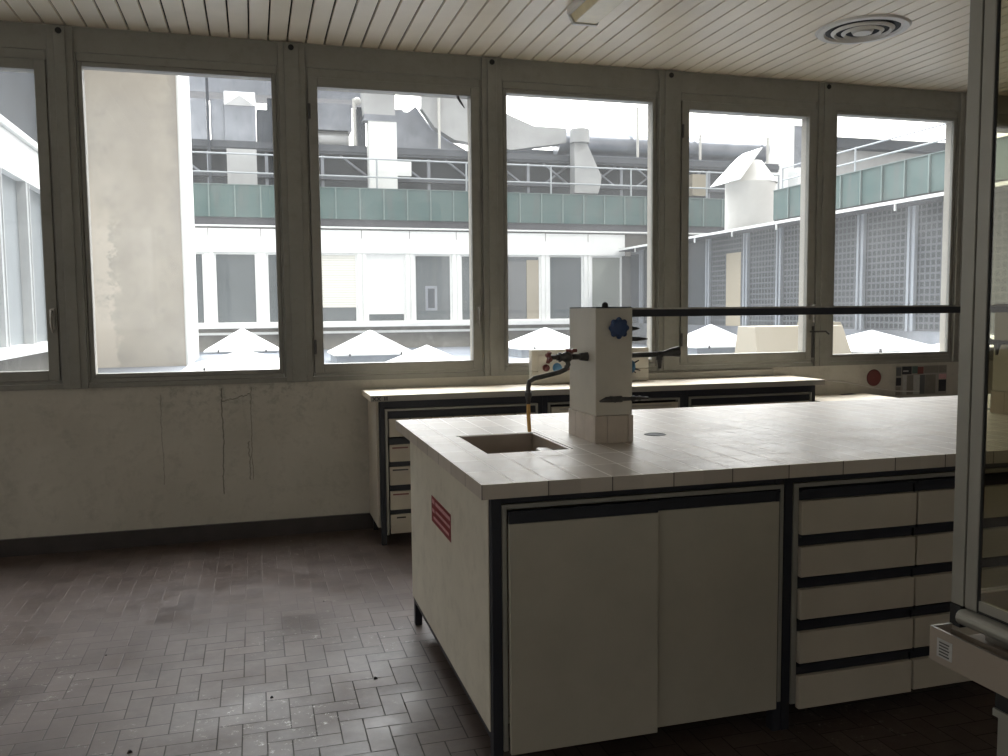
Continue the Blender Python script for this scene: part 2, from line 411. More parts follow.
WIN = []   # (kind, x0, x1)
for q in range(-1, 3):
    WIN.append(('fixed', -.896 + q * 2.508, .141 + q * 2.508)); WIN.append(('sash', .411 + q * 2.508, 1.369 + q * 2.508))
WIN = [a for a in sorted(WIN, key=lambda a: a[1])]
posts = []
for a, b2 in zip(WIN[:-1], WIN[1:]):
    ma, mb = (.04 if a[0] == 'fixed' else .072), (.04 if b2[0] == 'fixed' else .072)
    posts.append((a[2] + ma, b2[1] - mb))
wallb = B().box(XL, XR, 0, .25, -.1, .985)
wallb.box(XL, XR, -.004, .25, 2.87, 3.3)
wallb.box(XL, WIN[0][1] - .045, 0, .25, .985, 2.87)
wallb.box(WIN[-1][2] + .075, XR, 0, .25, .985, 2.87)
wf = struct('wall_far', wallb, 'wall')
build('header_panel', B().box(XL, XR, -.012, -.0045, 2.862, 3.0), 'frame', wf)
build('sill_apron', B().box(XL, XR, -.010, -.0005, .955, .985), 'frame', wf)
lw = B().box(XL - .2, XL, YN, .25, -.1, 1.0).box(XL - .2, XL, YN, .25, 2.87, 3.3)
for (ya, yb) in ((YN, -8.2), (-6.0, -5.7), (-3.5, -3.2), (-1.0, .25)): lw.box(XL - .2, XL, ya, yb, 1.0, 2.87)
struct('wall_left', lw, 'wall2')
for q, (ya, yb) in enumerate(((-8.2, -6.0), (-5.7, -3.5), (-3.2, -1.0))):  # unseen windows, added to bring more daylight in from the left
    f = B().box(XL - .12, XL - .06, ya, ya + .06, 1.0, 2.87).box(XL - .12, XL - .06, yb - .06, yb, 1.0, 2.87).box(XL - .12, XL - .06, ya + .06, yb - .06, 1.0, 1.06).box(XL - .12, XL - .06, ya + .06, yb - .06, 2.81, 2.87).box(XL - .12, XL - .06, (ya + yb) / 2 - .03, (ya + yb) / 2 + .03, 1.06, 2.81)
    added_win = struct('window_%d' % (q + 9), f, 'frame')
    build('glass_pane', B().box(XL - .095, XL - .09, ya + .061, (ya + yb) / 2 - .031, 1.061, 2.809).box(XL - .095, XL - .09, (ya + yb) / 2 + .031, yb - .061, 1.061, 2.809), 'glass', added_win)
struct('wall_right', B().box(XR, XR + .2, YN, .25, -.1, 3.3), 'wall2')
NW = ((-3.6, -1.4), (-.4, 1.8), (2.8, 5.0))
nw = B().box(XL - .2, XR + .2, YN - .2, YN, -.1, 1.1).box(XL - .2, XR + .2, YN - .2, YN, 2.75, 3.3)
ed = [XL - .2] + [q for a in NW for q in a] + [XR + .2]
for q in range(0, len(ed), 2): nw.box(ed[q], ed[q + 1], YN - .2, YN, 1.1, 2.75)
struct('wall_near', nw, 'wall2')
for q, (xa, xb) in enumerate(NW):  # unseen windows, added behind the camera to brighten the island fronts
    f = B().box(xa, xa + .06, YN - .12, YN - .06, 1.1, 2.75).box(xb - .06, xb, YN - .12, YN - .06, 1.1, 2.75).box(xa + .06, xb - .06, YN - .12, YN - .06, 1.1, 1.16).box(xa + .06, xb - .06, YN - .12, YN - .06, 2.69, 2.75).box((xa + xb) / 2 - .03, (xa + xb) / 2 + .03, YN - .12, YN - .06, 1.16, 2.69)
    added_win = struct('window_%d' % (q + 12), f, 'frame')
    build('glass_pane', B().box(xa + .061, (xa + xb) / 2 - .031, YN - .095, YN - .09, 1.161, 2.689).box((xa + xb) / 2 + .031, xb - .061, YN - .095, YN - .09, 1.161, 2.689), 'glass', added_win)
bb = B().box(XL, XR, -.018, -.0005, 0, .10)
bb.box(XL, XR, -.0195, -.018, .092, .10)
struct('baseboard_far', bb, 'baseb')
struct('baseboard_left', B().box(XL + .0005, XL + .018, YN, -.02, 0, .10), 'baseb')

for i, (a, b2) in enumerate(posts):
    p = B().box(a, b2, -.028, .075, .957, 2.995)
    p.box(a + .035, b2 - .035, -.04, -.028, .957, 2.995)
    p.box(a - .012, a, -.012, .075, .987, 2.862).box(b2, b2 + .012, -.012, .075, .987, 2.862)
    po = struct('trim_%d' % (i + 1), p, 'frame', bevel=.003)
    build('screw_hole', B().tube([((a + b2) / 2, -.0405, 2.965), ((a + b2) / 2, -.046, 2.965)], .017, 12), 'black', po)
for i, (kind, x0, x1) in enumerate(WIN):
    zb, zt = (1.0383, 2.7869) if kind == 'fixed' else (1.0636, 2.7498)
    m = (.026 if kind == 'fixed' else .058)
    e = thing('window_%d' % (i + 1), ((x0 + x1) / 2, 0, zb), None, None, kind='structure')
    fr = B()
    y0, y1 = -.006, .022
    if kind == 'sash': y0 = -.020
    def ring(b, xa, xb, za, zb_, w, ya, yb):
        b.box(xa - w, xa, ya, yb, za - w, zb_ + w).box(xb, xb + w, ya, yb, za - w, zb_ + w)
        b.box(xa, xb, ya, yb, za - w, za).box(xa, xb, ya, yb, zb_, zb_ + w)
    ring(fr, x0, x1, zb, zt, m, y0, y1)
    build('sash_frame' if kind == 'sash' else 'window_frame', fr, 'frame', e, bevel=.004)
    rb = B()     # rebate filling out to the post, and a bead
    wv = .072 if kind == 'sash' else .04
    xa, xb, za, zb2 = x0 - wv + .013, x1 + wv - .013, .987, 2.861
    rb.box(xa, x0 - m - .001, -.008, .02, za, zb2).box(x1 + m + .001, xb, -.008, .02, za, zb2)
    rb.box(x0 - m, x1 + m, -.008, .02, za, zb - m - .001).box(x0 - m, x1 + m, -.008, .02, zt + m + .001, zb2)
    build('outer_frame', rb, 'frame', e)
    build('glass_pane', B().box(x0 + .001, x1 - .001, .006, .010, zb + .001, zt - .001), 'glass', e)
    rv = B()
    d0, d1 = .024, (.125 if i == 7 else .08)
    rv.box(x0 - .03, x0 - .002, d0, d1, zb - .03, zt + .03).box(x1 + .002, x1 + .03, d0, d1, zb - .03, zt + .03)
    rv.box(x0, x1, d0, d1, zb - .03, zb - .003).box(x0, x1, d0, d1, zt + .003, zt + .03)
    build('outer_reveal', rv, 'reveal', e)
    if kind == 'sash':
        hx = x1 + .035
        hd = B().box(hx - .012, hx + .012, -.034, -.021, 1.30, 1.42)
        hd.tube([(hx, -.034, 1.40), (hx, -.062, 1.40)], .008, 8).tube([(hx, -.06, 1.41), (hx - .002, -.066, 1.34), (hx + .004, -.056, 1.28)], [.008, .007, .005], 8)
        build('handle', hd, 'steel', e, smooth=True)
        for hz in (1.17, 2.60):
            build('hinge', B().tube([(x0 - .052, -.027, hz - .045), (x0 - .052, -.027, hz + .045)], .008, 8), 'darksteel', e, smooth=True)
        if i in (5,):
            build('latch_bar', B().box(x1 + .015, x1 + .15, -.050, -.041, 1.205, 1.217).tube([(x1 + .15, -.045, 1.211), (x1 + .17, -.06, 1.19)], .006, 8).box(x1 + .046, x1 + .058, -.034, -.021, 1.02, 1.25), 'darksteel', e)
# outer shell of our own building above and below the windows
# ------------------------------------------------------------------ ceiling vent and lamp
VX, VY = 3.47, -1.08
v = thing('ceiling_vent', (VX, VY, ZC), 'round white ceiling air vent with concentric rings', 'vent')
build('dark_core', B().lathe([(.001, -.002), (.215, -.002)], (VX, VY, ZC)), 'black', v)
for r_in, r_out, dz in ((.205, .262, .0), (.145, .175, -.010), (.092, .118, -.016), (.001, .062, -.022)):
    if r_in < .01:
        pr = [(.001, dz - .004), (r_out - .01, dz - .004), (r_out, dz + .012)]
    else:
        pr = [(r_in, dz - .001), (r_in + .01, dz - .014), (r_out - .012, dz - .012), (r_out, dz - .0005), (r_out - .004, dz + .002), (r_in + .004, dz + .002), (r_in, dz - .001)]
    build('vent_ring' if r_in > .01 else 'vent_disc', B().lathe(pr, (VX, VY, ZC)), 'whitepl', v, smooth=True)
LX, LY = 1.76, -1.62
lp = thing('ceiling_lamp', (LX, LY, ZC), 'long ceiling light with a yellowed diffuser', 'lamp')
build('housing', B().box(LX - .10, LX + .10, LY - .62, LY + .62, ZC - .045, ZC - .001), 'whitepl', lp, bevel=.006)
dfb = B().prism([(LX - .085, ZC - .046), (LX - .062, ZC - .086), (LX + .062, ZC - .086), (LX + .085, ZC - .046)], 'y', LY - .60, LY + .60)
build('diffuser', dfb, 'diffuser', lp, bevel=.004)
for s_ in (-1, 1):
    ya = LY + s_ * .601; yb = LY + s_ * .622
    build('end_cap', B().prism([(LX - .092, ZC - .046), (LX - .068, ZC - .092), (LX + .068, ZC - .092), (LX + .092, ZC - .046)], 'y', min(ya, yb), max(ya, yb)), 'whitepl', lp)

# ------------------------------------------------------------------ centre island
IX0, IX1, IYF, IYB = .5946, 5.2, -3.1856, -1.6608
SX0, SX1, SY0, SY1 = .74, 1.06, -2.68, -2.235
t = thing('tiled_worktop', ((IX0 + IX1) / 2, (IYF + IYB) / 2, .856), 'long beige tiled worktop of the central laboratory island', 'worktop')
tb = B()
for a in ((IX0, SX0, IYF, IYB), (SX1, IX1, IYF, IYB), (SX0, SX1, IYF, SY0), (SX0, SX1, SY1, IYB)):
    tb.box(a[0], a[1], a[2], a[3], .858, .9)
build('tile_slab', tb, 'tiletop', t)
# raised drip lip round three sides
sk = B()
zt_ = .899; dp = .72; wl = .012
sk.box(SX0 + .0005, SX0 + wl, SY0, SY1, dp, zt_).box(SX1 - wl, SX1 - .0005, SY0, SY1, dp, zt_)
sk.box(SX0 + wl, SX1 - wl, SY0 + .0005, SY0 + wl, dp, zt_).box(SX0 + wl, SX1 - wl, SY1 - wl, SY1 - .0005, dp, zt_)
sk.box(SX0 + wl, SX1 - wl, SY0 + wl, SY1 - wl, dp, dp + .012)
so = build('sink_basin', sk, 'sink', t, bevel=.004)
build('overflow_box', B().box(SX1 - .065, SX1 - wl - .0005, SY0 + .10, SY0 + .24, .74, .872), 'sink', so, bevel=.008)
build('overflow_pipe', B().tube([(SX1 - .045, SY0 + .06, dp + .012), (SX1 - .045, SY0 + .06, .885)], .022, 16), 'sink', so, smooth=True)
build('drain', B().lathe([(.001, 0), (.03, .0), (.034, .004)], ((SX0 + SX1) / 2, (SY0 + SY1) / 2, dp + .013), 20), 'darksteel', so)
for (cx_, cy_) in ((1.48, -2.455), (3.30, -2.2)):
    build('drip_cup', B().lathe([(.001, .0006), (.034, .0006), (.040, .002), (.043, .0002)], (cx_, cy_, .9), 24), 'black', t, smooth=True)

FY = -3.10
def metal_frame(x0, x1, parent):
    f = B()
    for xx in (x0, x1 - .03): f.box(xx, xx + .03, FY, FY + .04, .0, .855)
    for xx in (x0, x1 - .03): f.box(xx, xx + .03, -1.80, -1.765, .0, .855)
    f.box(x0 + .03, x1 - .03, FY + .002, FY + .035, .822, .855)
    f.box(x0 + .03, x1 - .03, FY + .03, FY + .05, .06, .09)
    f.box(x0, x0 + .03, FY + .04, -1.80, .10, .127).box(x1 - .03, x1, FY + .04, -1.80, .10, .127)
    return build('leg_frame', f, 'dark', parent, bevel=.002)
# sliding-door cabinet
c1 = thing('sliding_door_cabinet', (1.13, -2.45, 0), 'cream cupboard with two sliding doors under the sink end of the island', 'cabinet')
metal_frame(.645, 1.622, c1)
body = B().box(.676, 1.59, -3.045, -1.81, .13, .15).box(.676, 1.59, -1.83, -1.81, .15, .82).box(1.57, 1.59, -3.045, -1.83, .15, .82)
body.box(.676, 1.59, -2.50, -2.48, .15, .66)
build('body', body, 'cream', c1)
spo = build('side_panel', B().box(.640, .6445, -3.075, -1.762, .127, .857), 'cream', c1, bevel=.002)
fm = B().box(.676, .690, FY - .004, FY + .04, .075, .820).box(1.606, 1.618, FY - .004, FY + .04, .10, .820).box(.690, 1.606, FY - .004, FY + .04, .806, .820)
build('door_frame', fm, 'hood', c1, bevel=.001)
def door(x0, x1, yf, z0, parent, label=None):
    d = build('door', B().box(x0, x1, yf, yf + .018, z0, .765), 'creamd', parent, bevel=.002)
    hb = B().box(x0, x1, yf + .004, yf + .02, .7655, .802).box(x0, x1, yf - .004, yf + .004, .796, .802)
    build('handle', hb, 'dark', d)
door(.693, 1.168, FY - .022, .070, c1); door(1.150, 1.604, FY - .002, .075, c1)
stk = build('warning_sticker', B().box(.6388, .6398, -2.575, -2.235, .575, .675), 'labelrd', c1)
pb = B()
for (ya, yb, za, zb_) in ((-2.292, -2.245, .645, .667), (-2.292, -2.245, .612, .632), (-2.562, -2.31, .646, .666), (-2.562, -2.31, .618, .634), (-2.545, -2.27, .588, .604)):
    yy = ya
    while yy < yb - .006:
        wd = min(random.choice((.012, .018, .022)), yb - yy)
        pb.box(.6382, .6387, yy, yy + wd - .004, za + .003, zb_ - .003); yy += wd
build('printed_text', pb, 'labelpk', stk)

# drawer cabinets
def drawer_cab(x0, x1, label):
    c = thing('drawer_cabinet', ((x0 + x1) / 2, -2.45, 0), label, 'cabinet', 'drawer cabinets under the island')
    metal_frame(x0, x1, c)
    b = B().box(x0 + .031, x1 - .031, -2.52, -2.50, .13, .82).box(x0 + .031, x0 + .05, FY + .05, -2.52, .13, .82).box(x1 - .05, x1 - .031, FY + .05, -2.52, .13, .82)
    b.box(x0 + .05, x1 - .05, FY + .05, -2.52, .13, .15).box((x0 + x1) / 2 - .006, (x0 + x1) / 2 + .006, FY + .05, -2.52, .15, .80)
    build('body', b, 'dark', c)
    build('door_frame', B().box(x0 + .031, x0 + .05, FY - .004, FY + .045, .085, .820).box(x1 - .05, x1 - .031, FY - .004, FY + .045, .085, .820).box(x0 + .05, x1 - .05, FY - .004, FY + .045, .806, .820), 'hood', c, bevel=.001)
    xm = (x0 + x1) / 2 - .006
    for (xa, xb, dzz) in ((x0 + .053, xm, 0), (xm + .008, x1 - .053, .006)):
        for (za, zb_) in ((.652, .763), (.512, .612), (.371, .471), (.224, .328), (.071, .181)):
            dr = build('drawer', B().box(xa, xb, FY - .018, FY + .002, za + (dzz if za < .1 else 0), zb_), 'cream2', c, bevel=.002)
            build('handle', B().box(xa, xb, FY + .001, FY + .024, zb_ + .0005, zb_ + .038).box(xa, xb, FY - .016, FY + .001, zb_ + .0305, zb_ + .038), 'dark', dr)
    return c
drawer_cab(1.624, 2.632, 'cream drawer cabinet right of the sliding doors, two columns of five drawers')
drawer_cab(2.634, 3.642, 'cream drawer cabinet of the island mostly hidden behind the hood post')
drawer_cab(3.644, 4.652, 'cream drawer cabinet at the far right end of the island')

# service towers
def service_tower(x0, label):
    x1 = x0 + .15; y0, y1 = -2.60, -2.325
    t = thing('service_tower', ((x0 + x1) / 2, (y0 + y1) / 2, .9), label, 'service tower')
    build('housing', B().box(x0 + .003, x1 - .003, y0 + .003, y1 - .003, 1.001, 1.39), 'tower', t, bevel=.003)
    tb = B()
    for (a, b_, c_, d_) in ((x0, x0 + .046, y0, y0 + .01), (x0 + .048, x0 + .128, y0, y0 + .01), (x0 + .130, x1, y0, y0 + .01), (x0, x0 + .01, y0 + .011, y0 + .10), (x0, x0 + .01, y0 + .102, y0 + .20), (x0, x0 + .01, y0 + .202, y1), (x1 - .01, x1, y0 + .011, y1), (x0 + .011, x1 - .011, y1 - .01, y1)):
        tb.box(a, b_, c_, d_, .9005, 1.0)
    build('tiled_base', tb, 'tile', t, bevel=.001)
    build('cap_plate', B().box(x0 + .004, x1 - .004, y0 + .004, y1 - .004, 1.3905, 1.3945), 'dark', t)
    build('top_knob', B().tube([(x0 + .08, y0 + .10, 1.3945), (x0 + .08, y0 + .10, 1.400)], .012, 12).ball((x0 + .08, y0 + .10, 1.402), .011), 'black', t, smooth=True)
    return t
service_tower(1.172, 'cream service tower beside the sink, with taps and a blue wheel')
service_tower(3.225, 'cream service tower seen through the hood glass')

sh = thing('reagent_shelf', (2.24, -2.46, 1.355), 'long narrow black shelf spanning between the two service towers', 'shelf')
build('shelf_board', B().box(1.3235, 3.2245, -2.53, -2.39, 1.357, 1.389), 'dark', sh, bevel=.002)
build('edge_strip', B().box(1.3235, 3.2245, -2.533, -2.5305, 1.384, 1.3905), 'steel', sh)

# water tap over the sink
def flange(b, x, y, z, r=.018, d=1, L=.012):
    b.tube([(x, y, z), (x + d * L, y, z)], [r, r * .8], 14)
def water_tap(dx, label):
    y = -2.52; x = 1.1738 + dx
    t = thing('water_tap', (x - .001, y, 1.195), label, 'tap')
    b = B(); flange(b, x - .0005, y, 1.213, .017, -1, .03)
    b.tube([(x - .02, y, 1.213), (x - .075, y, 1.213)], .0105, 12).ball((x - .08, y, 1.213), .021)
    b.tube([(x - .08, y, 1.213), (x - .12, y, 1.213)], [.016, .012], 12).tube([(x - .12, y, 1.213), (x - .15, y, 1.213)], .0085, 12)
    b.tube([(x - .105, y, 1.213), (x - .11, y, 1.213)], .018, 12)
    build('valve_body', b, 'darksteel', t, smooth=True)
    for (hx_, L_, ax) in ((x - .150, .021, 0), (x - .062, .018, 1)):
        h = B()
        if ax == 0:
            h.tube([(hx_ - .004, y, 1.213), (hx_ + .006, y, 1.213)], .012, 12)
            for a in range(4):
                an = a * PI / 2 + .4
                h.tube([(hx_, y, 1.213), (hx_, y + L_ * math.cos(an), 1.213 + L_ * math.sin(an))], [.006, .0085], 8)
        else:
            h.tube([(hx_, y, 1.225), (hx_, y, 1.238)], .007, 8).tube([(hx_ - .02, y, 1.236), (hx_ + .02, y, 1.236)], .0065, 8).tube([(hx_, y - .02, 1.236), (hx_, y + .02, 1.236)], .0065, 8)
        build('handle', h, 'red', t, smooth=True)
    path = [(x - .08, y, 1.205), (x - .075, y, 1.185), (x - .085, y, 1.168), (x - .11, y, 1.158), (x - .175, y, 1.144), (x - .206, y, 1.138), (x - .224, y, 1.128), (x - .229, y, 1.108), (x - .229, y, 1.075)]
    s = B().tube(path, .009, 12).tube([(x - .229, y, 1.09), (x - .229, y, 1.072)], .013, 12).tube([(x - .229, y, 1.074), (x - .229, y, 1.045)], [.011, .007], 12)
    sp = build('spout', s, 'darksteel', t, smooth=True)
    build('rubber_hose', B().tube([(x - .229, y, 1.05), (x - .2285, y, .995), (x - .225, y, .945)], .0072, 12), 'tube', sp, smooth=True)
    return t
water_tap(0, 'swan neck water tap over the sink with red handles and an amber hose')

def gas_tap(name, base, parts, label, cat):
    t = thing(name, base, label, cat)
    for (nm, b, m) in parts: build(nm, b, m, t, smooth=True)
    return t
# blue wheel on the tower's front
b = B()
prof = [(.001, -.038), (.026, -.038), (.030, -.034), (.031, -.012), (.018, -.010), (.012, -.0005)]
lb = B().lathe([(.001, -.034), (.024, -.034), (.030, -.030), (.033, -.020), (.032, -.010), (.020, -.006), (.013, -.0005)], (1.257, -2.5975, 1.318), 24, 'y')
for k_ in range(8):
    a = k_ * PI / 4
    lb.ball((1.257 + .029 * math.cos(a), -2.5975 - .020, 1.318 + .029 * math.sin(a)), .011, 8, 6)
gas_tap('valve_wheel', (1.257, -2.598, 1.318), [('knob', lb, 'blue')], 'large blue valve wheel on the front of the near service tower', 'valve')
# lower gas nozzle on the front, pointing right
b = B().tube([(1.235, -2.5975, 1.062), (1.235, -2.635, 1.062)], .011, 10).tube([(1.175, -2.635, 1.058), (1.20, -2.635, 1.064), (1.26, -2.635, 1.064)], [.003, .010, .012], 10)
b2 = B().tube([(1.26, -2.635, 1.064), (1.33, -2.635, 1.064), (1.365, -2.635, 1.064)], [.008, .006, .004], 10).tube([(1.30, -2.635, 1.064), (1.31, -2.635, 1.064)], .010, 10).tube([(1.325, -2.635, 1.064), (1.333, -2.635, 1.064)], .009, 10)
gas_tap('gas_tap', (1.235, -2.598, 1.062), [('valve_body', b, 'darksteel'), ('nozzle', b2, 'darksteel')], 'dark gas nozzle low on the front of the near service tower', 'tap')
# fittings on the right side of the tower
def right_fit(dx, z, ln, label, y=-2.46):
    x = 1.320 + dx
    b = B(); flange(b, x - .0005, y, z, .014, 1, .01)
    b.tube([(x + .008, y, z), (x + ln * .6, y, z)], .0085, 10)
    n = B().tube([(x + ln * .6, y, z), (x + ln * .85, y, z), (x + ln, y, z)], [.0095, .006, .002], 10)
    gas_tap('gas_tap', (x, y, z), [('valve_body', b, 'darksteel'), ('nozzle', n, 'darksteel')], label, 'tap')
right_fit(0, 1.312, .09, 'short dark nozzle high on the right side of the near tower')
right_fit(0, 1.272, .125, 'longer pointed nozzle just under the short one on the near tower')
def arm_tap(x, y, z, d, name, label):
    b = B(); flange(b, x - .0005 * d, y, z, .015, d, .012)
    b.tube([(x, y, z), (x + d * .155, y, z + .002)], .0095, 12)
    b.tube([(x + d * .145, y, z), (x + d * .165, y, z)], .014, 12)
    h = B().tube([(x + d * .165, y, z + .002), (x + d * .20, y, z + .008), (x + d * .235, y, z + .010), (x + d * .238, y, z + .010)], [.009, .015, .021, .012], 12)
    s = B().tube([(x + d * .155, y, z), (x + d * .155, y, z - .02)], .013, 12).tube([(x + d * .155, y, z - .02), (x + d * .157, y, z - .052)], [.010, .006], 12)
    gas_tap('water_tap', (x, y, z), [('arm', b, 'darksteel'), ('handle', h, 'darksteel'), ('spout', s, 'darksteel')], label, 'tap')
arm_tap(1.3195, -2.50, 1.212, 1, 'a', 'dark straight arm tap with a flared handle on the right of the near tower')
arm_tap(3.2275, -2.50, 1.226, -1, 'a', 'dark arm tap on the far service tower, seen through the hood glass')
b = B().lathe([(.001, .034), (.02, .034), (.024, .028), (.024, .012), (.012, .008), (.012, 0)], (1.3193, -2.53, 1.172), 20, 'x')
n = B()
for k_ in range(4):
    a = k_ * PI / 2 + .5
    n.tube([(1.345, -2.53 + .01 * math.cos(a), 1.172 + .01 * math.sin(a)), (1.37, -2.53 + .03 * math.cos(a), 1.172 + .028 * math.sin(a))], [.004, .002], 6)
gas_tap('valve_wheel', (1.3195, -2.53, 1.172), [('knob', b, 'bluelt'), ('prong', n, 'darksteel')], 'small pale blue knob under the straight arm tap', 'valve')
b = B().tube([(3.2275, -2.56, 1.12), (3.15, -2.56, 1.12), (3.11, -2.56, 1.116)], [.009, .008, .004], 10)
gas_tap('gas_tap', (3.227, -2.56, 1.12), [('nozzle', b, 'darksteel')], 'thin low gas nozzle on the far service tower', 'tap')

# ------------------------------------------------------------------ wall bench below the windows
BX0, BX1, BY = .6374, 3.72, -.4583
t = thing('wall_worktop', ((BX0 + BX1) / 2, -.24, .857), 'pale laminate worktop standing along the window wall', 'worktop')
build('top_board', B().box(BX0, BX1, BY, -.014, .860, .8965), ['benchtop'], t, bevel=.002)
build('edge_band', B().box(BX0, BX1, BY - .003, BY - .0005, .861, .893), 'edge', t)
for q in range(2):
    lg = B(); xo = BX0 + .012 + q * .026
    for dz in (0, 1): lg.tube([(xo, BY - .0045, .866 + dz * .022), (xo + .02, BY - .0045, .888 - dz * .022)], .002, 6)
    build('edge_mark', lg, 'black', t)
for q in range(2): build('edge_mark', B().box(BX0 + .08 + .012 * q, BX0 + .086 + .012 * q, BY - .006, BY - .0035, .866, .888), 'black', t)
BFY = -.44
def bench_frame(x0, x1, c, left=True, right=True):
    f = B()
    for xx in (x0, x1 - .03):
        f.box(xx, xx + .03, BFY, BFY + .035, 0, .858).box(xx, xx + .03, -.07, -.04, 0, .858)
    f.box(x0 + .03, x1 - .03, BFY, BFY + .03, .815, .858)
    build('leg_frame', f, 'dark', c, bevel=.002)
def bench_unit(x0, x1, cols, label, drawers):
    c = thing('bench_cabinet', ((x0 + x1) / 2, -.24, 0), label, 'cabinet', 'cabinets under the wall bench')
    bench_frame(x0, x1, c)
    b = B().box(x0 + .031, x1 - .031, -.06, -.045, .10, .81).box(x0 + .031, x0 + .045, BFY + .036, -.06, .10, .81).box(x1 - .045, x1 - .031, BFY + .036, -.06, .10, .81).box(x0 + .045, x1 - .045, BFY + .036, -.06, .10, .115)
    build('body', b, 'dark', c)
    fr = B().box(x0 + .032, x0 + .046, BFY - .006, BFY + .03, .06, .812).box(x1 - .046, x1 - .032, BFY - .006, BFY + .03, .06, .812).box(x0 + .046, x1 - .046, BFY - .006, BFY + .03, .800, .812)
    build('door_frame', fr, 'hood', c, bevel=.001)
    xa0, xb0 = x0 + .05, x1 - .05
    if drawers:
        build('top_rail', B().box(xa0, xb0, BFY - .002, BFY + .02, .757, .798), 'dark', c)
        n = cols; wdt = (xb0 - xa0) / n
        for q in range(n):
            xa, xb = xa0 + q * wdt + .003, xa0 + (q + 1) * wdt - .003
            for r_, (za, zb_) in enumerate(((.648, .755), (.500, .600), (.360, .468), (.212, .322), (.070, .182))):
                d = build('drawer', B().box(xa, xb, BFY - .018, BFY + .004, za, zb_), 'cream2', c, bevel=.002)
                build('handle', B().box(xa, xb, BFY + .003, BFY + .02, zb_ + .0005, zb_ + .038), 'dark', d)
                if q < 2 and r_ > 0:
                    inset = .015 if r_ < 4 else .035
                    build('label_strip', B().box(xa + inset, xb - inset, BFY - .0195, BFY - .0183, zb_ - .022, zb_ - .013), 'red' if r_ in (1, 3) else 'baseb', d)
    else:
        n = cols; wdt = (xb0 - xa0) / n
        for q in range(n):
            xa, xb = xa0 + q * wdt + .002, xa0 + (q + 1) * wdt - .002
            d = build('door', B().box(xa, xb, BFY - .018, BFY + .002, .08, .785), 'cream2', c, bevel=.002)
            build('handle', B().box(xa + .05, xb - .05, BFY - .022, BFY - .0185, .765, .777), 'edge', d)
    return c
cb = bench_unit(.69, 1.70, 7, 'drawer cabinet at the left end of the wall bench, narrow columns of drawers', True)
build('side_panel', B().box(.674, .689, -.405, -.02, .10, .857), 'cream2', cb, bevel=.001)
bench_unit(1.702, 2.67, 2, 'cream door cabinet in the middle of the wall bench', False)
bench_unit(2.672, 3.66, 2, 'dark topped drawer cabinet at the right end of the wall bench', True)

ld = thing('low_desk', (4.0, -.32, 0), 'low pale desk beyond the right end of the wall bench', 'desk')
build('desktop', B().box(3.73, 4.37, -.62, -.022, .712, .742), 'benchtop', ld, bevel=.002)
for lx in (3.76, 4.31):
    for ly in (-.60, -.06):
        build('leg', B().box(lx, lx + .03, ly, ly + .03, 0, .7115), 'dark', ld)
build('modesty_panel', B().box(3.80, 4.30, -.055, -.04, .30, .7115), 'cream2', ld)
pp = B().add([(4.13, -.12, .7435), (4.27, -.10, .7435), (4.26, -.05, .7475), (4.12, -.07, .7435)], [(0, 1, 2, 3)]).box(4.14, 4.22, -.10, -.08, .743, .747)
tag(build('paper_scrap', pp, 'darksteel'), 'small dark scrap lying on the low pale desk', 'scrap')

# socket box above the bench
SB = thing('socket_box', (2.16, -.07, .90), 'long cream socket box mounted above the wall bench, behind the service tower', 'socket box')
build('housing', B().box(1.74, 2.58, -.10, -.042, .985, 1.125).box(1.74, 2.58, -.10, -.042, .90, .983), 'tower', SB, bevel=.004)
build('cover_plate', B().box(1.785, 2.10, -.104, -.1005, .945, 1.09), 'tower', SB, bevel=.001)
for (sx_, m_, r_) in ((1.838, 'red', .024), (1.915, 'bluelt', .032), (1.985, 'red', .022), (2.30, 'bluelt', .024), (2.40, 'red', .022)):
    build('power_socket', B().lathe([(.001, -.02), (r_ * .55, -.02), (r_ * .6, -.008), (r_ * .95, -.012), (r_, -.0005)], (sx_, -.1045, 1.005), 20, 'y').box(sx_ - .006, sx_ + .006, -.128, -.122, .99, 1.02), m_, SB, smooth=True)
tag(build('wall_ledge', B().box(2.60, 3.60, -.036, -.0125, .90, .945), 'edge'), 'grey cable duct on the wall behind the bench, right of the socket box', 'cable duct')

# poster, disc, cable
tag(build('paper_disc', B().lathe([(.001, -.004), (.062, -.004), (.064, -.001)], (4.49, -.001, .853), 32, 'y'), 'red'), 'round red paper disc stuck to the wall below the last windows', 'disc')
ps = thing('wall_poster', (4.925, -.002, .71), 'photo collage poster on the wall right of the red disc', 'poster')
build('backing_sheet', B().box(4.69, 5.16, -.004, -.001, .708, .935), 'edge', ps)
cells = [(4.69, 4.735, .86, .925, 'curtain'), (4.69, 4.735, .785, .845, 'dark'), (4.69, 4.73, .715, .775, 'stone'),
         (4.742, 4.83, .87, .93, 'dark'), (4.75, 4.80, .89, .90, 'label'), (4.835, 4.885, .875, .93, 'teal'), (4.885, 4.94, .87, .925, 'red'), (4.945, 5.08, .875, .93, 'stone'),
         (4.75, 4.785, .715, .862, 'label'), (4.79, 4.845, .715, .862, 'stone'), (4.85, 4.905, .715, .862, 'label'), (4.91, 4.955, .715, .862, 'curtain'), (4.96, 5.055, .715, .862, 'stone'),
         (5.085, 5.155, .875, .93, 'stone'), (5.085, 5.155, .825, .865, 'labelpk'), (5.085, 5.155, .73, .82, 'dark')]
for (xa, xb, za, zb_, m_) in cells:
    build('photo', B().box(xa, xb, -.0056 - (.001 if m_ == 'label' and xb - xa < .06 and zb_ - za < .02 else 0), -.0042, za, zb_), m_, ps)
cbp = [(4.05, -.012, .845), (4.12, -.012, .838), (4.22, -.012, .828), (4.37, -.012, .80), (4.52, -.012, .77), (4.69, -.012, .745), (4.9, -.012, .735)]
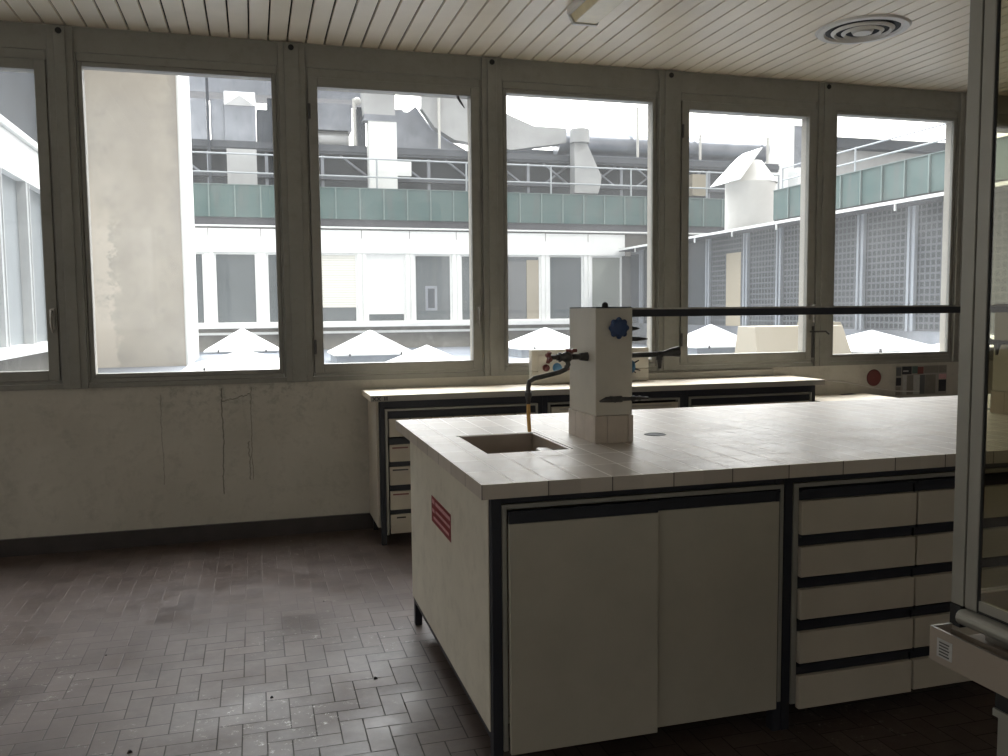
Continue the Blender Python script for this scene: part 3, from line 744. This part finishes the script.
tag(build('wall_cable', B().tube(cbp, .004, 8), 'whitepl', smooth=True), 'thin white cable sagging along the wall by the low desk', 'cable')

# ------------------------------------------------------------------ fume hood at the right
HX = 1.30
h = thing('fume_hood', (1.65, -4.9, 0), 'glass fronted fume hood close to the camera at the right edge', 'fume hood')
pst = B().box(HX, HX + .012, -4.175, -4.145, .805, 2.45).box(HX + .004, HX + .012, -4.179, -4.175, .805, 2.45).box(HX, HX + .012, -4.206, -4.179, .805, 2.45)
build('corner_post', pst, 'hood', h, bevel=.003)
build('post_foot', B().box(HX - .002, HX + .045, -4.172, -4.146, .7625, .8045), 'black', h)
build('near_post', B().box(HX, HX + .05, -5.66, -5.60, .805, 2.45), 'hood', h, bevel=.003)
build('bottom_rail', B().box(HX - .006, HX + .03, -5.60, -4.178, .772, .803).tube([(HX - .006, -5.60, .788), (HX - .006, -4.178, .788)], .015, 12), 'hood', h, bevel=.002)
build('top_rail', B().box(HX, HX + .05, -5.60, -4.207, 2.39, 2.45), 'hood', h)
build('gasket', B().box(HX + .002, HX + .008, -4.2095, -4.2065, .804, 2.389).box(HX + .002, HX + .008, -5.599, -4.2115, .804, .809), 'black', h)
build('sash_rail', B().box(HX + .001, HX + .010, -5.598, -4.212, .8095, .828), 'hood', h)
build('sash_glass', B().box(HX + .004, HX + .008, -5.598, -4.2115, .829, 2.388), 'hoodglass', h)
build('side_glass', B().box(HX + .0125, HX + .70, -4.172, -4.167, .83, 2.388), 'hoodglass', h)
build('side_rail', B().box(HX + .0305, HX + .75, -4.18, -4.155, .772, .829), 'hoodb', h)
build('rear_post', B().box(HX + .70, HX + .75, -4.18, -4.13, .83, 2.45).box(HX + .70, HX + .75, -5.66, -5.60, .83, 2.45), 'hood', h)
build('work_surface', B().box(HX + .05, HX + .75, -5.60, -4.182, .735, .771), 'edge', h)
build('canopy', B().box(HX, HX + .75, -5.66, -4.145, 2.451, 2.60), 'hoodb', h)
tr = B().box(1.25, 1.2545, -5.62, -4.148, .698, .763).box(1.2545, 1.298, -4.1525, -4.148, .698, .763).box(1.2545, 1.298, -5.62, -4.1525, .698, .7025)
tr.box(1.2955, 1.299, -5.62, -4.1525, .7025, .755)
to = build('front_tray', tr, 'hoodb', h)
build('tray_lip', B().box(1.25, 1.298, -4.1535, -4.1475, .7632, .7648).box(1.2495, 1.255, -5.62, -4.154, .7632, .7642), 'steel', to)
lbl = build('paper_label', B().box(1.2485, 1.2496, -4.205, -4.168, .712, .748), 'label', to)
pl = B()
for k_ in range(5): pl.box(1.2479, 1.2484, -4.199 + .002 * (k_ % 2), -4.174, .716 + k_ * .006, .7185 + k_ * .006)
build('printed_text', pl, 'darksteel', lbl)
for ly in (-4.30, -5.60):
    for lx in (1.305, 2.0):
        lo = build('leg', B().box(lx, lx + .04, ly, ly + .04, .02, .625), 'hood', h, bevel=.002)
        build('leg_bracket', B().box(lx - .002, lx + .045, ly - .002, ly + .045, .64, .697), 'black', lo)
        build('leg_collar', B().box(lx - .006, lx + .046, ly - .004, ly + .046, .6255, .6395), 'hood', lo)
        build('leveling_foot', B().tube([(lx + .02, ly + .02, 0), (lx + .02, ly + .02, .0195)], .018, 12), 'black', lo)
build('under_frame', B().box(1.30, 2.05, -5.62, -4.15, .698, .7345), 'hoodb', h)

h.location.y += .012
tag(build('tape_strip', B().tube([(1.288, -.001, 2.748), (1.300, -.002, 2.725), (1.318, -.003, 2.698), (1.334, -.002, 2.676)], [.009, .008, .006, .002], 6), 'baseb'), 'dark scrap of torn tape hanging in the top right corner of the second full window', 'tape')
# small floor debris
for q, (dx_, dy_) in enumerate(((-.62, -1.75), (.02, -2.35), (-.42, -2.62), (.28, -1.35), (-.75, -2.95), (.40, -2.3))):
    r_ = .004 + .002 * (q % 3)
    o = build('debris_crumb', B().hexa([(dx_ - r_, dy_ - r_, .0003), (dx_ + r_, dy_ - r_ * .6, .0003), (dx_ + r_ * .7, dy_ + r_, .0003), (dx_ - r_ * .5, dy_ + r_ * .7, .0003)],
              [(dx_ - r_ * .6, dy_ - r_ * .5, r_), (dx_ + r_ * .5, dy_ - r_ * .4, r_ * .9), (dx_ + r_ * .4, dy_ + r_ * .5, r_ * .7), (dx_ - r_ * .2, dy_ + r_ * .3, r_)]), 'black')
    tag(o, ('tiny dark crumb on the open floor, leftmost of the middle row', 'tiny dark crumb on the floor just left of the cupboard side panel', 'tiny dark crumb on the floor near the bottom of the view, centre left', 'tiny dark crumb on the floor nearest the wall bench', 'tiny dark crumb at the very bottom left of the floor', 'tiny dark crumb close under the island side panel')[q], 'debris', 'crumbs on the floor')

# ------------------------------------------------------------------ outside: courtyard roof, skylights
struct('ground_outside', B().box(-60, 60, .6, 70, -9.2, -9), 'roof')
struct('flat_roof', B().box(-2.34, 10.09, .26, 16.9, .24, .44).box(-2.34, 1.0, .26, 8.57, .441, .585).box(-.98, 1.0, 8.57, 12.2, .441, .585), 'roof')
def skylight(cx, y0, s, ze, za, label, curb_z=.441):
    t = thing('skylight', (cx, y0 + s / 2, curb_z), label, 'skylight', 'pyramid skylights on the courtyard roof')
    h_ = s / 2; cy_ = y0 + h_
    build('curb', B().box(cx - h_ + .06, cx + h_ - .06, y0 + .06, y0 + s - .06, curb_z, ze - .03), 'curb', t)
    d = B(); q = [(cx - h_, cy_ - h_), (cx + h_, cy_ - h_), (cx + h_, cy_ + h_), (cx - h_, cy_ + h_)]
    vs = [(a, b_, ze - .028) for a, b_ in q] + [(a, b_, ze) for a, b_ in q] + [(cx, cy_, za)]
    d.add(vs, [(3, 2, 1, 0), (0, 1, 5, 4), (1, 2, 6, 5), (2, 3, 7, 6), (3, 0, 4, 7), (4, 5, 8), (5, 6, 8), (6, 7, 8), (7, 4, 8)])
    build('dome', d, 'dome', t, bevel=.01)
    for sx_ in (-.5, .5):
        build('fixing_bolt', B().box(cx + sx_ * s * .62 - .015, cx + sx_ * s * .62 + .015, y0 - .03, y0 - .003, ze - .03, ze + .035), 'darksteel', t)
skylight(-.25, 12.9, 1.5, .62, 1.07, 'white pyramid skylight near the opposite facade, beside the beige tower')
skylight(-.15, 5.9, 1.5, .67, .89, 'low white pyramid skylight in front of the one beside the beige tower', .586)
skylight(2.10, 10.2, 1.5, .62, 1.046, 'white pyramid skylight seen in the middle of the second window, the farther of a pair')
skylight(2.40, 6.1, 1.6, .50, .90, 'low white pyramid skylight overlapping the nearer right side of the pair')
skylight(5.90, 11.0, 1.65, .62, 1.03, 'white pyramid skylight just left of the service tower')
skylight(9.20, 10.0, 1.5, .62, 1.066, 'white pyramid skylight left of the cream roof box')
skylight(9.18, 5.05, 1.5, .75, 1.035, 'white pyramid skylight in the right-hand clear window')
skylight(9.18, 2.9, 1.5, .75, 1.035, 'white pyramid skylight cut off by the right edge of the last clear window')
for (xa, xb, ya, yb, zt2, lab) in ((6.62, 8.25, 4.9, 5.6, 1.13, 'cream slope-sided box standing on the courtyard roof'), (9.0, 9.75, 6.9, 7.6, 1.14, 'small pale box by the mesh clad wing')):
    q = .10
    tag(build('roof_box', B().hexa([(xa, ya, .441), (xb, ya, .441), (xb, yb, .441), (xa, yb, .441)], [(xa + q, ya + .25, zt2), (xb - q, ya + .25, zt2), (xb - q, yb, zt2), (xa + q, yb, zt2)]), 'hatch', bevel=.01), lab, 'box')

# ------------------------------------------------------------------ opposite building
OB = thing('opposite_building', (5, 17.5, -9), 'white office facade across the courtyard under a green copper parapet', 'building')
OY = 17.0
ob = B().box(-14, 14.5, OY + .12, OY + .5, -9, .99).box(-14, 14.5, OY + .12, OY + .5, 2.89, 3.5)
build('wall', ob, 'stone', OB)
build('room_backdrop', B().box(-14, 14.5, OY + 1.0, OY + 1.1, .9, 3.4), 'curtain', OB)
build('sill_band', B().box(-14, 10.0, OY - .12, OY + .12, 1.00, 1.11).box(-14, 10.0, OY - .02, OY + .12, .84, .90), 'facade', OB)
fb = B().box(-14, 10.0, OY - .06, OY + .115, 2.88, 3.46).box(-14, 14.0, OY - .12, OY + .2, 3.50, 3.54)
build('fascia', fb, 'facade', OB)
jt = B()
for k_ in range(-8, 9): jt.box(.22 + 1.24 * k_ * 1.0 - .008, .22 + 1.24 * k_ + .008, OY - .066, OY - .0605, 3.25, 3.46)
build('fascia_joint', jt, 'stone', OB)
build('gutter_band', B().box(-14, 15.5, OY + .02, OY + .3, 3.54, 3.74), 'soffit', OB)  # gutter coloured dark for the shadow beneath the copper parapet
par = B().box(-14, 16.0, OY - .02, OY + .3, 3.741, 4.52)
x = -13.8
while x < 16:
    par.mat(1).box(x, x + .03, OY - .05, OY - .0201, 3.741, 4.515); x += .61
par.box(-14, 16.0, OY - .045, OY + .3, 4.5205, 4.535)
build('parapet', par, ['teal', 'tealseam'], OB)
build('roof_slab', B().box(-14, 16.0, OY + .3, 30, 4.0, 4.2), 'soffit', OB)
for k_ in range(-6, 8):
    xm = .22 + 1.24 * k_
    mu = B().box(xm - .11, xm - .02, OY - .04, OY + .12, 1.111, 2.879).box(xm + .02, xm + .11, OY - .04, OY + .12, 1.111, 2.879).box(xm - .02, xm + .02, OY, OY + .12, 1.111, 2.879)
    build('mullion', mu, 'facade', OB)
    xa, xb = xm + .112, xm + 1.24 - .112
    if k_ == 7: xb = xm + 1.05
    kind = {1: 'shutter', 2: 'roller', 5: 'door', 7: 'pale'}.get(k_, 'glass')
    fr = B().box(xa, xa + .05, OY + .03, OY + .08, 1.112, 2.878).box(xb - .05, xb, OY + .03, OY + .08, 1.112, 2.878).box(xa + .05, xb - .05, OY + .03, OY + .08, 1.112, 1.15).box(xa + .05, xb - .05, OY + .03, OY + .08, 2.83, 2.878)
    wo_ = build('window', fr, 'facade', OB)
    build('pane', B().box(xa + .05, xb - .05, OY + .06, OY + .065, 1.15, 2.83), 'curtainlt' if kind == 'pale' else 'extglass', wo_)
    if kind == 'shutter': build('blind', B().box(xa + .051, xb - .051, OY + .035, OY + .055, 1.50, 2.829), 'blind', wo_)
    if kind == 'roller': build('blind', B().box(xa + .051, xb - .051, OY + .035, OY + .055, 1.32, 2.829), 'facade', wo_)
    if kind == 'door':
        build('blind', B().box(xa + .051, xa + .60, OY + .035, OY + .055, 1.152, 2.70), 'curtain', wo_)
        build('side_panel', B().box(xa + .62, xb - .051, OY + .035, OY + .055, 1.152, 2.75), 'hatch', wo_)
    if kind == 'glass' and k_ == 3:
        build('inner_frame', B().box(xa + .30, xa + .62, OY + .05, OY + .058, 1.40, 2.05), 'sheet', wo_)
        build('inner_pane', B().box(xa + .37, xa + .55, OY + .046, OY + .0495, 1.47, 1.98), 'sheetdk', wo_)
# wall between bands
# ------------------------------------------------------------------ beige stair tower, left wing
BT = thing('beige_tower', (-2.3, 10, .44), 'tall blank beige rendered tower filling most of the first full window', 'building')
build('rendered_wall', B().box(-4.2, -1.01, 8.60, 8.64, -9, 9.5), 'beige', BT)
build('side_wall', B().box(-4.2, -.99, 8.641, 11.3, -9, 9.5), 'bright_render', BT)
build('corner_bead', B().box(-1.02, -.99, 8.59, 8.64, .44, 9.5), 'bright_render', BT)
LW = thing('left_wing', (-3.4, 5, -9), 'white banded wing at the left edge seen obliquely', 'building')
LXW = -2.45
build('wall', B().box(LXW - .6, LXW - .1, .8, 8.58, -9, .95).box(LXW - .6, LXW - .1, .8, 8.58, 2.95, 3.4), 'stone', LW)
build('fascia', B().box(LXW - .1, LXW, .8, 8.58, 2.90, 3.33).box(LXW - .1, LXW + .05, .8, 8.58, 3.345, 3.41), 'facade', LW)
build('parapet', B().box(LXW - .35, LXW - .10, .8, 8.58, 3.42, 5.6), 'lwpar', LW)
build('sill_band', B().box(LXW - .1, LXW + .10, .8, 8.58, .95, 1.05), 'facade', LW)
build('pane', B().box(LXW - .14, LXW - .10, .8, 8.58, 1.05, 2.90), 'lwpane', LW)
y = 1.0
while y < 8.3:
    build('mullion', B().box(LXW - .099, LXW - .0, y, y + .07, 1.051, 2.899).box(LXW - .099, LXW - .03, y + .07, y + .13, 1.051, 2.899).box(LXW - .099, LXW, y + .13, y + .16, 1.051, 2.899), 'lwmull', LW); y += 1.15

# ------------------------------------------------------------------ right wing with mesh screens
RW = thing('right_wing', (10.5, 8, -9), 'dark mesh screened wing along the right side of the courtyard', 'building')
RX = 10.1
build('wall', B().box(RX + .1, RX + .5, .8, 16.99, -9, .9).box(RX + .1, RX + .5, .8, 16.99, 2.9, 3.1), 'sheet', RW)
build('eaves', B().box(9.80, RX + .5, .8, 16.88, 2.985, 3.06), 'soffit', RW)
build('eaves_edge', B().box(9.76, 9.80, .8, 16.88, 3.01, 3.06), 'facade', RW)
br = B(); y = 1.2
while y < 16.5:
    br.box(9.77, 9.80, y, y + .025, 2.90, 3.009); y += 1.62
build('eaves_bracket', br, 'facade', RW)
build('base_wall', B().box(RX, RX + .1, .8, 16.99, .44, 1.0), 'sheet', RW)
ys = [12.5 - 1.62 * 0, 10.89, 9.68, 7.26, 6.05]
muly = [13.7, 12.5, 10.9, 9.68, 8.47, 7.26, 6.05, 4.84, 3.63, 2.42, 1.21, 14.9, 16.1]
muly.sort()
for a, b_ in zip(muly[:-1], muly[1:]):
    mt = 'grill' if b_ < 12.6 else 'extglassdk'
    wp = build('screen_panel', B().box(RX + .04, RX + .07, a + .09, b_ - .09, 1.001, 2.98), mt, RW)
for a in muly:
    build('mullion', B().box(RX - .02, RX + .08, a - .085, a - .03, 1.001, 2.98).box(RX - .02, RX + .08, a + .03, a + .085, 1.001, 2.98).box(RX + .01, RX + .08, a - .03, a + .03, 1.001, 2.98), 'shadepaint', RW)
build('inner_wall', B().box(RX + .1, RX + .12, .8, 16.99, 1.0, 2.9), 'sheetdk', RW)
build('cream_panel', B().box(RX + .035, RX + .0395, 11.15, 11.75, 1.002, 2.6), 'hatch', RW)
pw = B().box(10.0, 10.2, .8, 9.75, 3.13, 3.70)
y = .9
while y < 9.7:
    pw.mat(1).box(9.97, 9.9995, y, y + .022, 3.13, 3.695); y += .52
pw.box(9.98, 10.2, .8, 9.75, 3.7005, 3.712)
build('parapet', pw, ['teal', 'tealseam'], RW)
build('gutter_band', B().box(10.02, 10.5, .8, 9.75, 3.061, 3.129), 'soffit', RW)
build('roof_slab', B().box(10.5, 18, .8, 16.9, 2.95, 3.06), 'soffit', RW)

# rooftop railings
def railing(p0, p1, zs, step, h0, label, r=.022):
    t = thing('railing', ((p0[0] + p1[0]) / 2, (p0[1] + p1[1]) / 2, h0), label, 'railing')
    L = math.dist(p0, p1); n = int(L / step)
    for z in zs: build('rail', B().tube([(p0[0], p0[1], z), (p1[0], p1[1], z)], r, 8), 'railpaint', t)
    for i in range(n + 1):
        f_ = i / n; x_, y_ = p0[0] + (p1[0] - p0[0]) * f_, p0[1] + (p1[1] - p0[1]) * f_
        build('post', B().tube([(x_, y_, h0), (x_, y_, max(zs))], r * 1.2, 8), 'railpaint', t)
railing((-13.8, 17.72), (15.4, 17.72), (4.93, 5.40), 2.35, 4.2, 'thin white double rail along the roof of the opposite building')
railing((10.1, 1.0), (10.1, 9.6), (3.9, 4.13), 1.9, 3.70, 'thin rail above the green parapet of the mesh clad wing', .014)

# ------------------------------------------------------------------ rooftop plant of the opposite building
def S(name, b, mat, label, cat, group=None, **k): return tag(build(name, b, mat, **k), label, cat, group)
PY = 18.5
S('metal_cabinet', B().box(-1.75, -1.03, PY, PY + .8, 5.79, 6.90), 'sheet', 'grey plant cabinet tight against the beige tower, leftmost of three', 'cabinet', 'plant cabinets on the roof deck')
S('metal_cabinet', B().box(-.93, -.595, PY, PY + .8, 5.79, 6.90), 'sheet', 'narrow grey plant cabinet, the middle of three beside the beige tower', 'cabinet', 'plant cabinets on the roof deck')
gc = thing('gabled_duct', (-.19, PY + .4, 5.79), 'wide silver duct box with a folded pointed top', 'duct')
build('duct_box', B().box(-.585, .20, PY - .1, PY + .8, 5.79, 6.74), 'sheet', gc)
build('folded_top', B().add([(-.585, PY - .1, 6.75), (.20, PY - .1, 6.75), (.20, PY + .8, 6.75), (-.585, PY + .8, 6.75), (-.19, PY + .0, 7.04), (-.59, PY + .3, 7.2), (.20, PY + .3, 7.2)],
      [(0, 1, 4), (0, 4, 5), (1, 6, 4), (4, 6, 5), (0, 5, 3), (1, 2, 6), (5, 6, 2, 3)]), 'sheetlt', gc)
S('metal_cabinet', B().box(.215, .50, PY, PY + .8, 5.79, 6.70).box(.50, 1.2, PY, PY + .8, 5.79, 7.0), 'sheetdk', 'tall blue grey cabinet at the right of the pointed duct', 'cabinet')
S('sheet_canopy', B().box(-2.2, 3.75, PY + .6, PY + 1.6, 7.22, 7.8), 'sheet', 'pale grey overhead sheet canopy across the top of the plant deck', 'canopy')
S('white_pillar', B().box(-1.01, -.94, PY - .31, PY - .21, 4.201, 7.5), 'sheetdk', 'slim grey pillar between the two left plant cabinets', 'pillar')

S('steel_beam', B().box(-14, 15.8, PY - .2, PY, 5.66, 5.78).box(-14, 15.8, PY - .16, PY - .04, 5.60, 5.84), 'beam', 'long upper steel beam carrying the roof plant', 'beam')
S('steel_beam', B().box(-14, 15.8, PY - .2, PY, 4.92, 5.00), 'beam', 'long lower steel beam of the roof deck', 'beam')
S('roof_deck', B().box(-14, 15.8, PY + .001, PY + .88, 5.70, 5.785), 'beam', 'flat steel deck carrying the plant cabinets behind the upper beam', 'deck')
tg = thing('steel_truss', (3, PY + .1, 4.2), 'row of diagonal steel braces between the two roof deck beams', 'truss')
x = -2.0
while x < 13.5:
    build('brace', B().tube([(x, PY + .1, 5.62), (x + .85, PY + .1, 5.0)], .035, 6), 'sheet', tg)
    build('strut', B().box(x + .95, x + 1.03, PY + .01, PY + .07, 4.202, 5.6), 'sheet', tg)
    if x > 8: build('brace', B().tube([(x + .85, PY + .14, 5.62), (x, PY + .14, 5.0)], .03, 6), 'sheet', tg)
    x += 1.45
S('dark_cladding', B().box(-14, 15.9, PY + .9, PY + 1.05, 4.201, 5.82), 'sheetdk', 'dark blue grey cladding behind the steel braces', 'cladding')
S('white_duct', B().box(-.55, .19, PY - .35, PY - .21, 4.55, 5.60), 'sheetlt', 'bright white duct panel below the pointed duct', 'duct')
# plant in the second window
S('plant_box', B().box(1.70, 2.70, PY + .02, PY + .85, 6.265, 6.96), 'sheet', 'grey plant box at the left of the white duct', 'box')
S('horizontal_tank', B().tube([(1.3, PY + .3, 6.02), (2.62, PY + .3, 6.02)], .24, 20), 'sheetlt', 'round silver tank lying under the grey plant box', 'tank', smooth=True)
S('roof_pipe', B().tube([(2.76, PY - .05, 5.85), (2.76, PY - .05, 7.1)], .045, 10).ball((2.84, PY - .05, 7.04), .11), 'whitepl', 'upright white pipe with a round cap beside the plant box', 'pipe', smooth=True)
S('metal_cabinet', B().box(2.84, 3.06, PY, PY + .7, 5.79, 6.9), 'sheetdk', 'thin blue cabinet edge between white pipe and white duct', 'cabinet')
wd = thing('vertical_duct', (3.4, PY - .3, 4.5), 'big white vertical duct with an elbow to the right', 'duct')
build('upper_section', B().hexa([(2.95, PY - .6, 6.60), (3.78, PY - .6, 6.60), (3.78, PY - .22, 6.60), (2.95, PY - .22, 6.60)], [(2.90, PY - .6, 7.35), (3.78, PY - .6, 7.35), (3.78, PY - .22, 7.35), (2.90, PY - .22, 7.35)]), 'sheetlt', wd)
build('flange', B().box(2.93, 3.80, PY - .62, PY - .21, 6.43, 6.47).box(2.96, 3.77, PY - .6, PY - .22, 6.47, 6.60), 'sheet', wd)
build('lower_section', B().box(3.06, 3.81, PY - .6, PY - .22, 4.5, 6.43), 'facade', wd)
build('elbow', B().box(3.8105, 4.19, PY - .6, PY - .22, 5.02, 5.40), 'facade', wd)
S('plant_box', B().box(3.6, 4.10, PY + .0, PY + .8, 5.79, 6.90).box(4.1, 4.265, PY + .15, PY + .8, 5.79, 6.88), 'sheet', 'blue grey box right of the white vertical duct', 'box')
# big silver cone duct running right
gd = thing('silver_duct', (8, PY + .3, 5.8), 'big silver duct descending from a peak and running right along the roof', 'duct')
pk = [(4.27, 5.80), (4.27, 6.90), (4.50, 7.08), (4.86, 6.60), (5.42, 6.2), (5.96, 5.92), (5.96, 5.80)]
build('peaked_section', B().prism(pk, 'y', PY + .3, PY + .9), 'sheet', gd)
build('tapered_section', B().hexa([(4.6, PY - .05, 6.95), (4.95, PY - .1, 6.45), (4.95, PY + .25, 6.45), (4.6, PY + .25, 6.95)], [(4.6, PY - .05, 7.6), (4.95, PY - .1, 7.6), (4.95, PY + .25, 7.6), (4.6, PY + .25, 7.6)]).hexa([(4.95, PY - .1, 6.45), (5.5, PY - .15, 6.12), (5.5, PY + .25, 6.12), (4.95, PY + .25, 6.45)], [(4.95, PY - .1, 7.6), (5.5, PY - .15, 7.6), (5.5, PY + .25, 7.6), (4.95, PY + .25, 7.6)]).hexa([(5.5, PY - .15, 6.12), (7.15, PY - .15, 5.92), (7.15, PY + .25, 5.92), (5.5, PY + .25, 6.12)], [(5.5, PY - .15, 7.6), (7.15, PY - .15, 6.86), (7.15, PY + .25, 6.86), (5.5, PY + .25, 7.6)]), 'sheetlt', gd)
build('middle_section', B().hexa([(7.15, PY - .15, 5.92), (8.78, PY - .15, 6.18), (8.78, PY + .25, 6.18), (7.15, PY + .25, 5.92)], [(7.15, PY - .15, 6.86), (7.8, PY - .15, 6.62), (7.8, PY + .25, 6.62), (7.15, PY + .25, 6.86)]).hexa([(7.15, PY - .148, 5.93), (8.80, PY - .148, 6.19), (8.80, PY + .24, 6.19), (7.15, PY + .24, 5.93)], [(7.8, PY - .148, 6.61), (8.80, PY - .148, 6.60), (8.80, PY + .24, 6.60), (7.8, PY + .24, 6.61)]), 'sheetlt', gd)
build('straight_section', B().tube([(8.62, PY + .25, 6.28), (15.5, PY + .25, 6.28)], .37, 24), 'sheet', gd, smooth=True)
S('wall_behind_duct', B().box(7.1, 9.0, PY + .6, PY + .7, 5.7, 6.1), 'sheetdk', 'dark strip of cladding under the middle of the silver duct', 'cladding')
dc = thing('down_duct', (9.2, PY - .5, 4.5), 'silver down duct with a flared cone and a rounded elbow', 'duct')
build('neck', B().tube([(9.07, PY - .5, 6.12), (9.07, PY - .5, 6.5)], .28, 20), 'sheetlt', dc, smooth=True)
build('cone', B().hexa([(8.87, PY - .62, 5.38), (9.60, PY - .62, 5.38), (9.60, PY - .25, 5.38), (8.87, PY - .25, 5.38)], [(8.87, PY - .6, 6.12), (9.25, PY - .6, 6.12), (9.25, PY - .25, 6.12), (8.87, PY - .25, 6.12)]), 'sheetlt', dc)
build('elbow', B().prism([(8.87, 5.375), (9.60, 5.375), (9.68, 5.2), (9.66, 4.95), (9.58, 4.7), (8.86, 4.7)], 'y', PY - .64, PY - .25), 'sheetlt', dc)
for (ax_, az) in ((11.0, 7.3), (13.05, 6.6), (15.36, 6.6), (5.05, 7.6)):
    S('support_pole', B().tube([(ax_, PY - .22, 5.85), (ax_, PY - .22, az)], .04, 8), 'whitepl', {11.0: 'thin pole with antenna rising in front of the straight duct', 13.05: 'white stub pole at the left of the fourth window', 15.36: 'white stub pole by the tilted cowl', 5.05: 'pale pole in front of the peaked duct'}[ax_], 'pole', smooth=True)
S('roof_box', B().box(12.65, 13.1, PY - .5, PY - .25, 4.75, 5.38), 'hatch', 'small cream box under the straight duct', 'box')
# tank with tilted cowl
tk = thing('exhaust_stack', (10.62, 11.6, 3.061), 'fat white exhaust cylinder with a tilted open cowl', 'exhaust')
build('cylinder', B().tube([(10.62, 11.6, 3.062), (10.62, 11.6, 4.13)], .54, 32), 'whitepl', tk, smooth=True)
build('cone_top', B().lathe([(.54, 4.131 - 3.062), (.50, 4.2 - 3.062), (.20, 4.62 - 3.062), (.001, 4.64 - 3.062)], (10.67, 11.6, 3.062), 32), 'whitepl', tk, smooth=True)
build('cowl_flap', B().hexa([(9.78, 11.1, 4.06), (10.05, 11.05, 4.12), (10.05, 11.9, 4.12), (9.78, 11.9, 4.06)], [(10.42, 11.15, 4.70), (10.62, 11.1, 4.84), (10.62, 11.9, 4.84), (10.42, 11.9, 4.70)]), 'dome', tk, bevel=.02)
S('pale_tower', B().box(16.7, 17.35, 19.8, 20.6, -9, 7.4).box(16.05, 16.7, 19.8, 20.6, -9, 7.0), 'facade', 'pale roof housing behind the exhaust cylinder', 'tower')
S('grey_tower', B().box(17.36, 18.8, 19.9, 20.9, -9, 7.42), 'sheet', 'grey sheet metal housing right of the pale housing', 'tower')
S('roof_box', B().box(16.05, 16.75, 17.7, 18.2, -9, 5.65), 'facade', 'white box just right of the exhaust cylinder', 'box')
S('far_wall', B().box(21.6, 45, 24.5, 25, -9, 7.7), 'sheetlt', 'pale wall of a building far behind the right wing', 'building')
S('far_beam', B().box(21.6, 45, 24, 24.5, 7.66, 8.05), 'sheetdk', 'dark horizontal beam capping the far pale wall', 'beam')
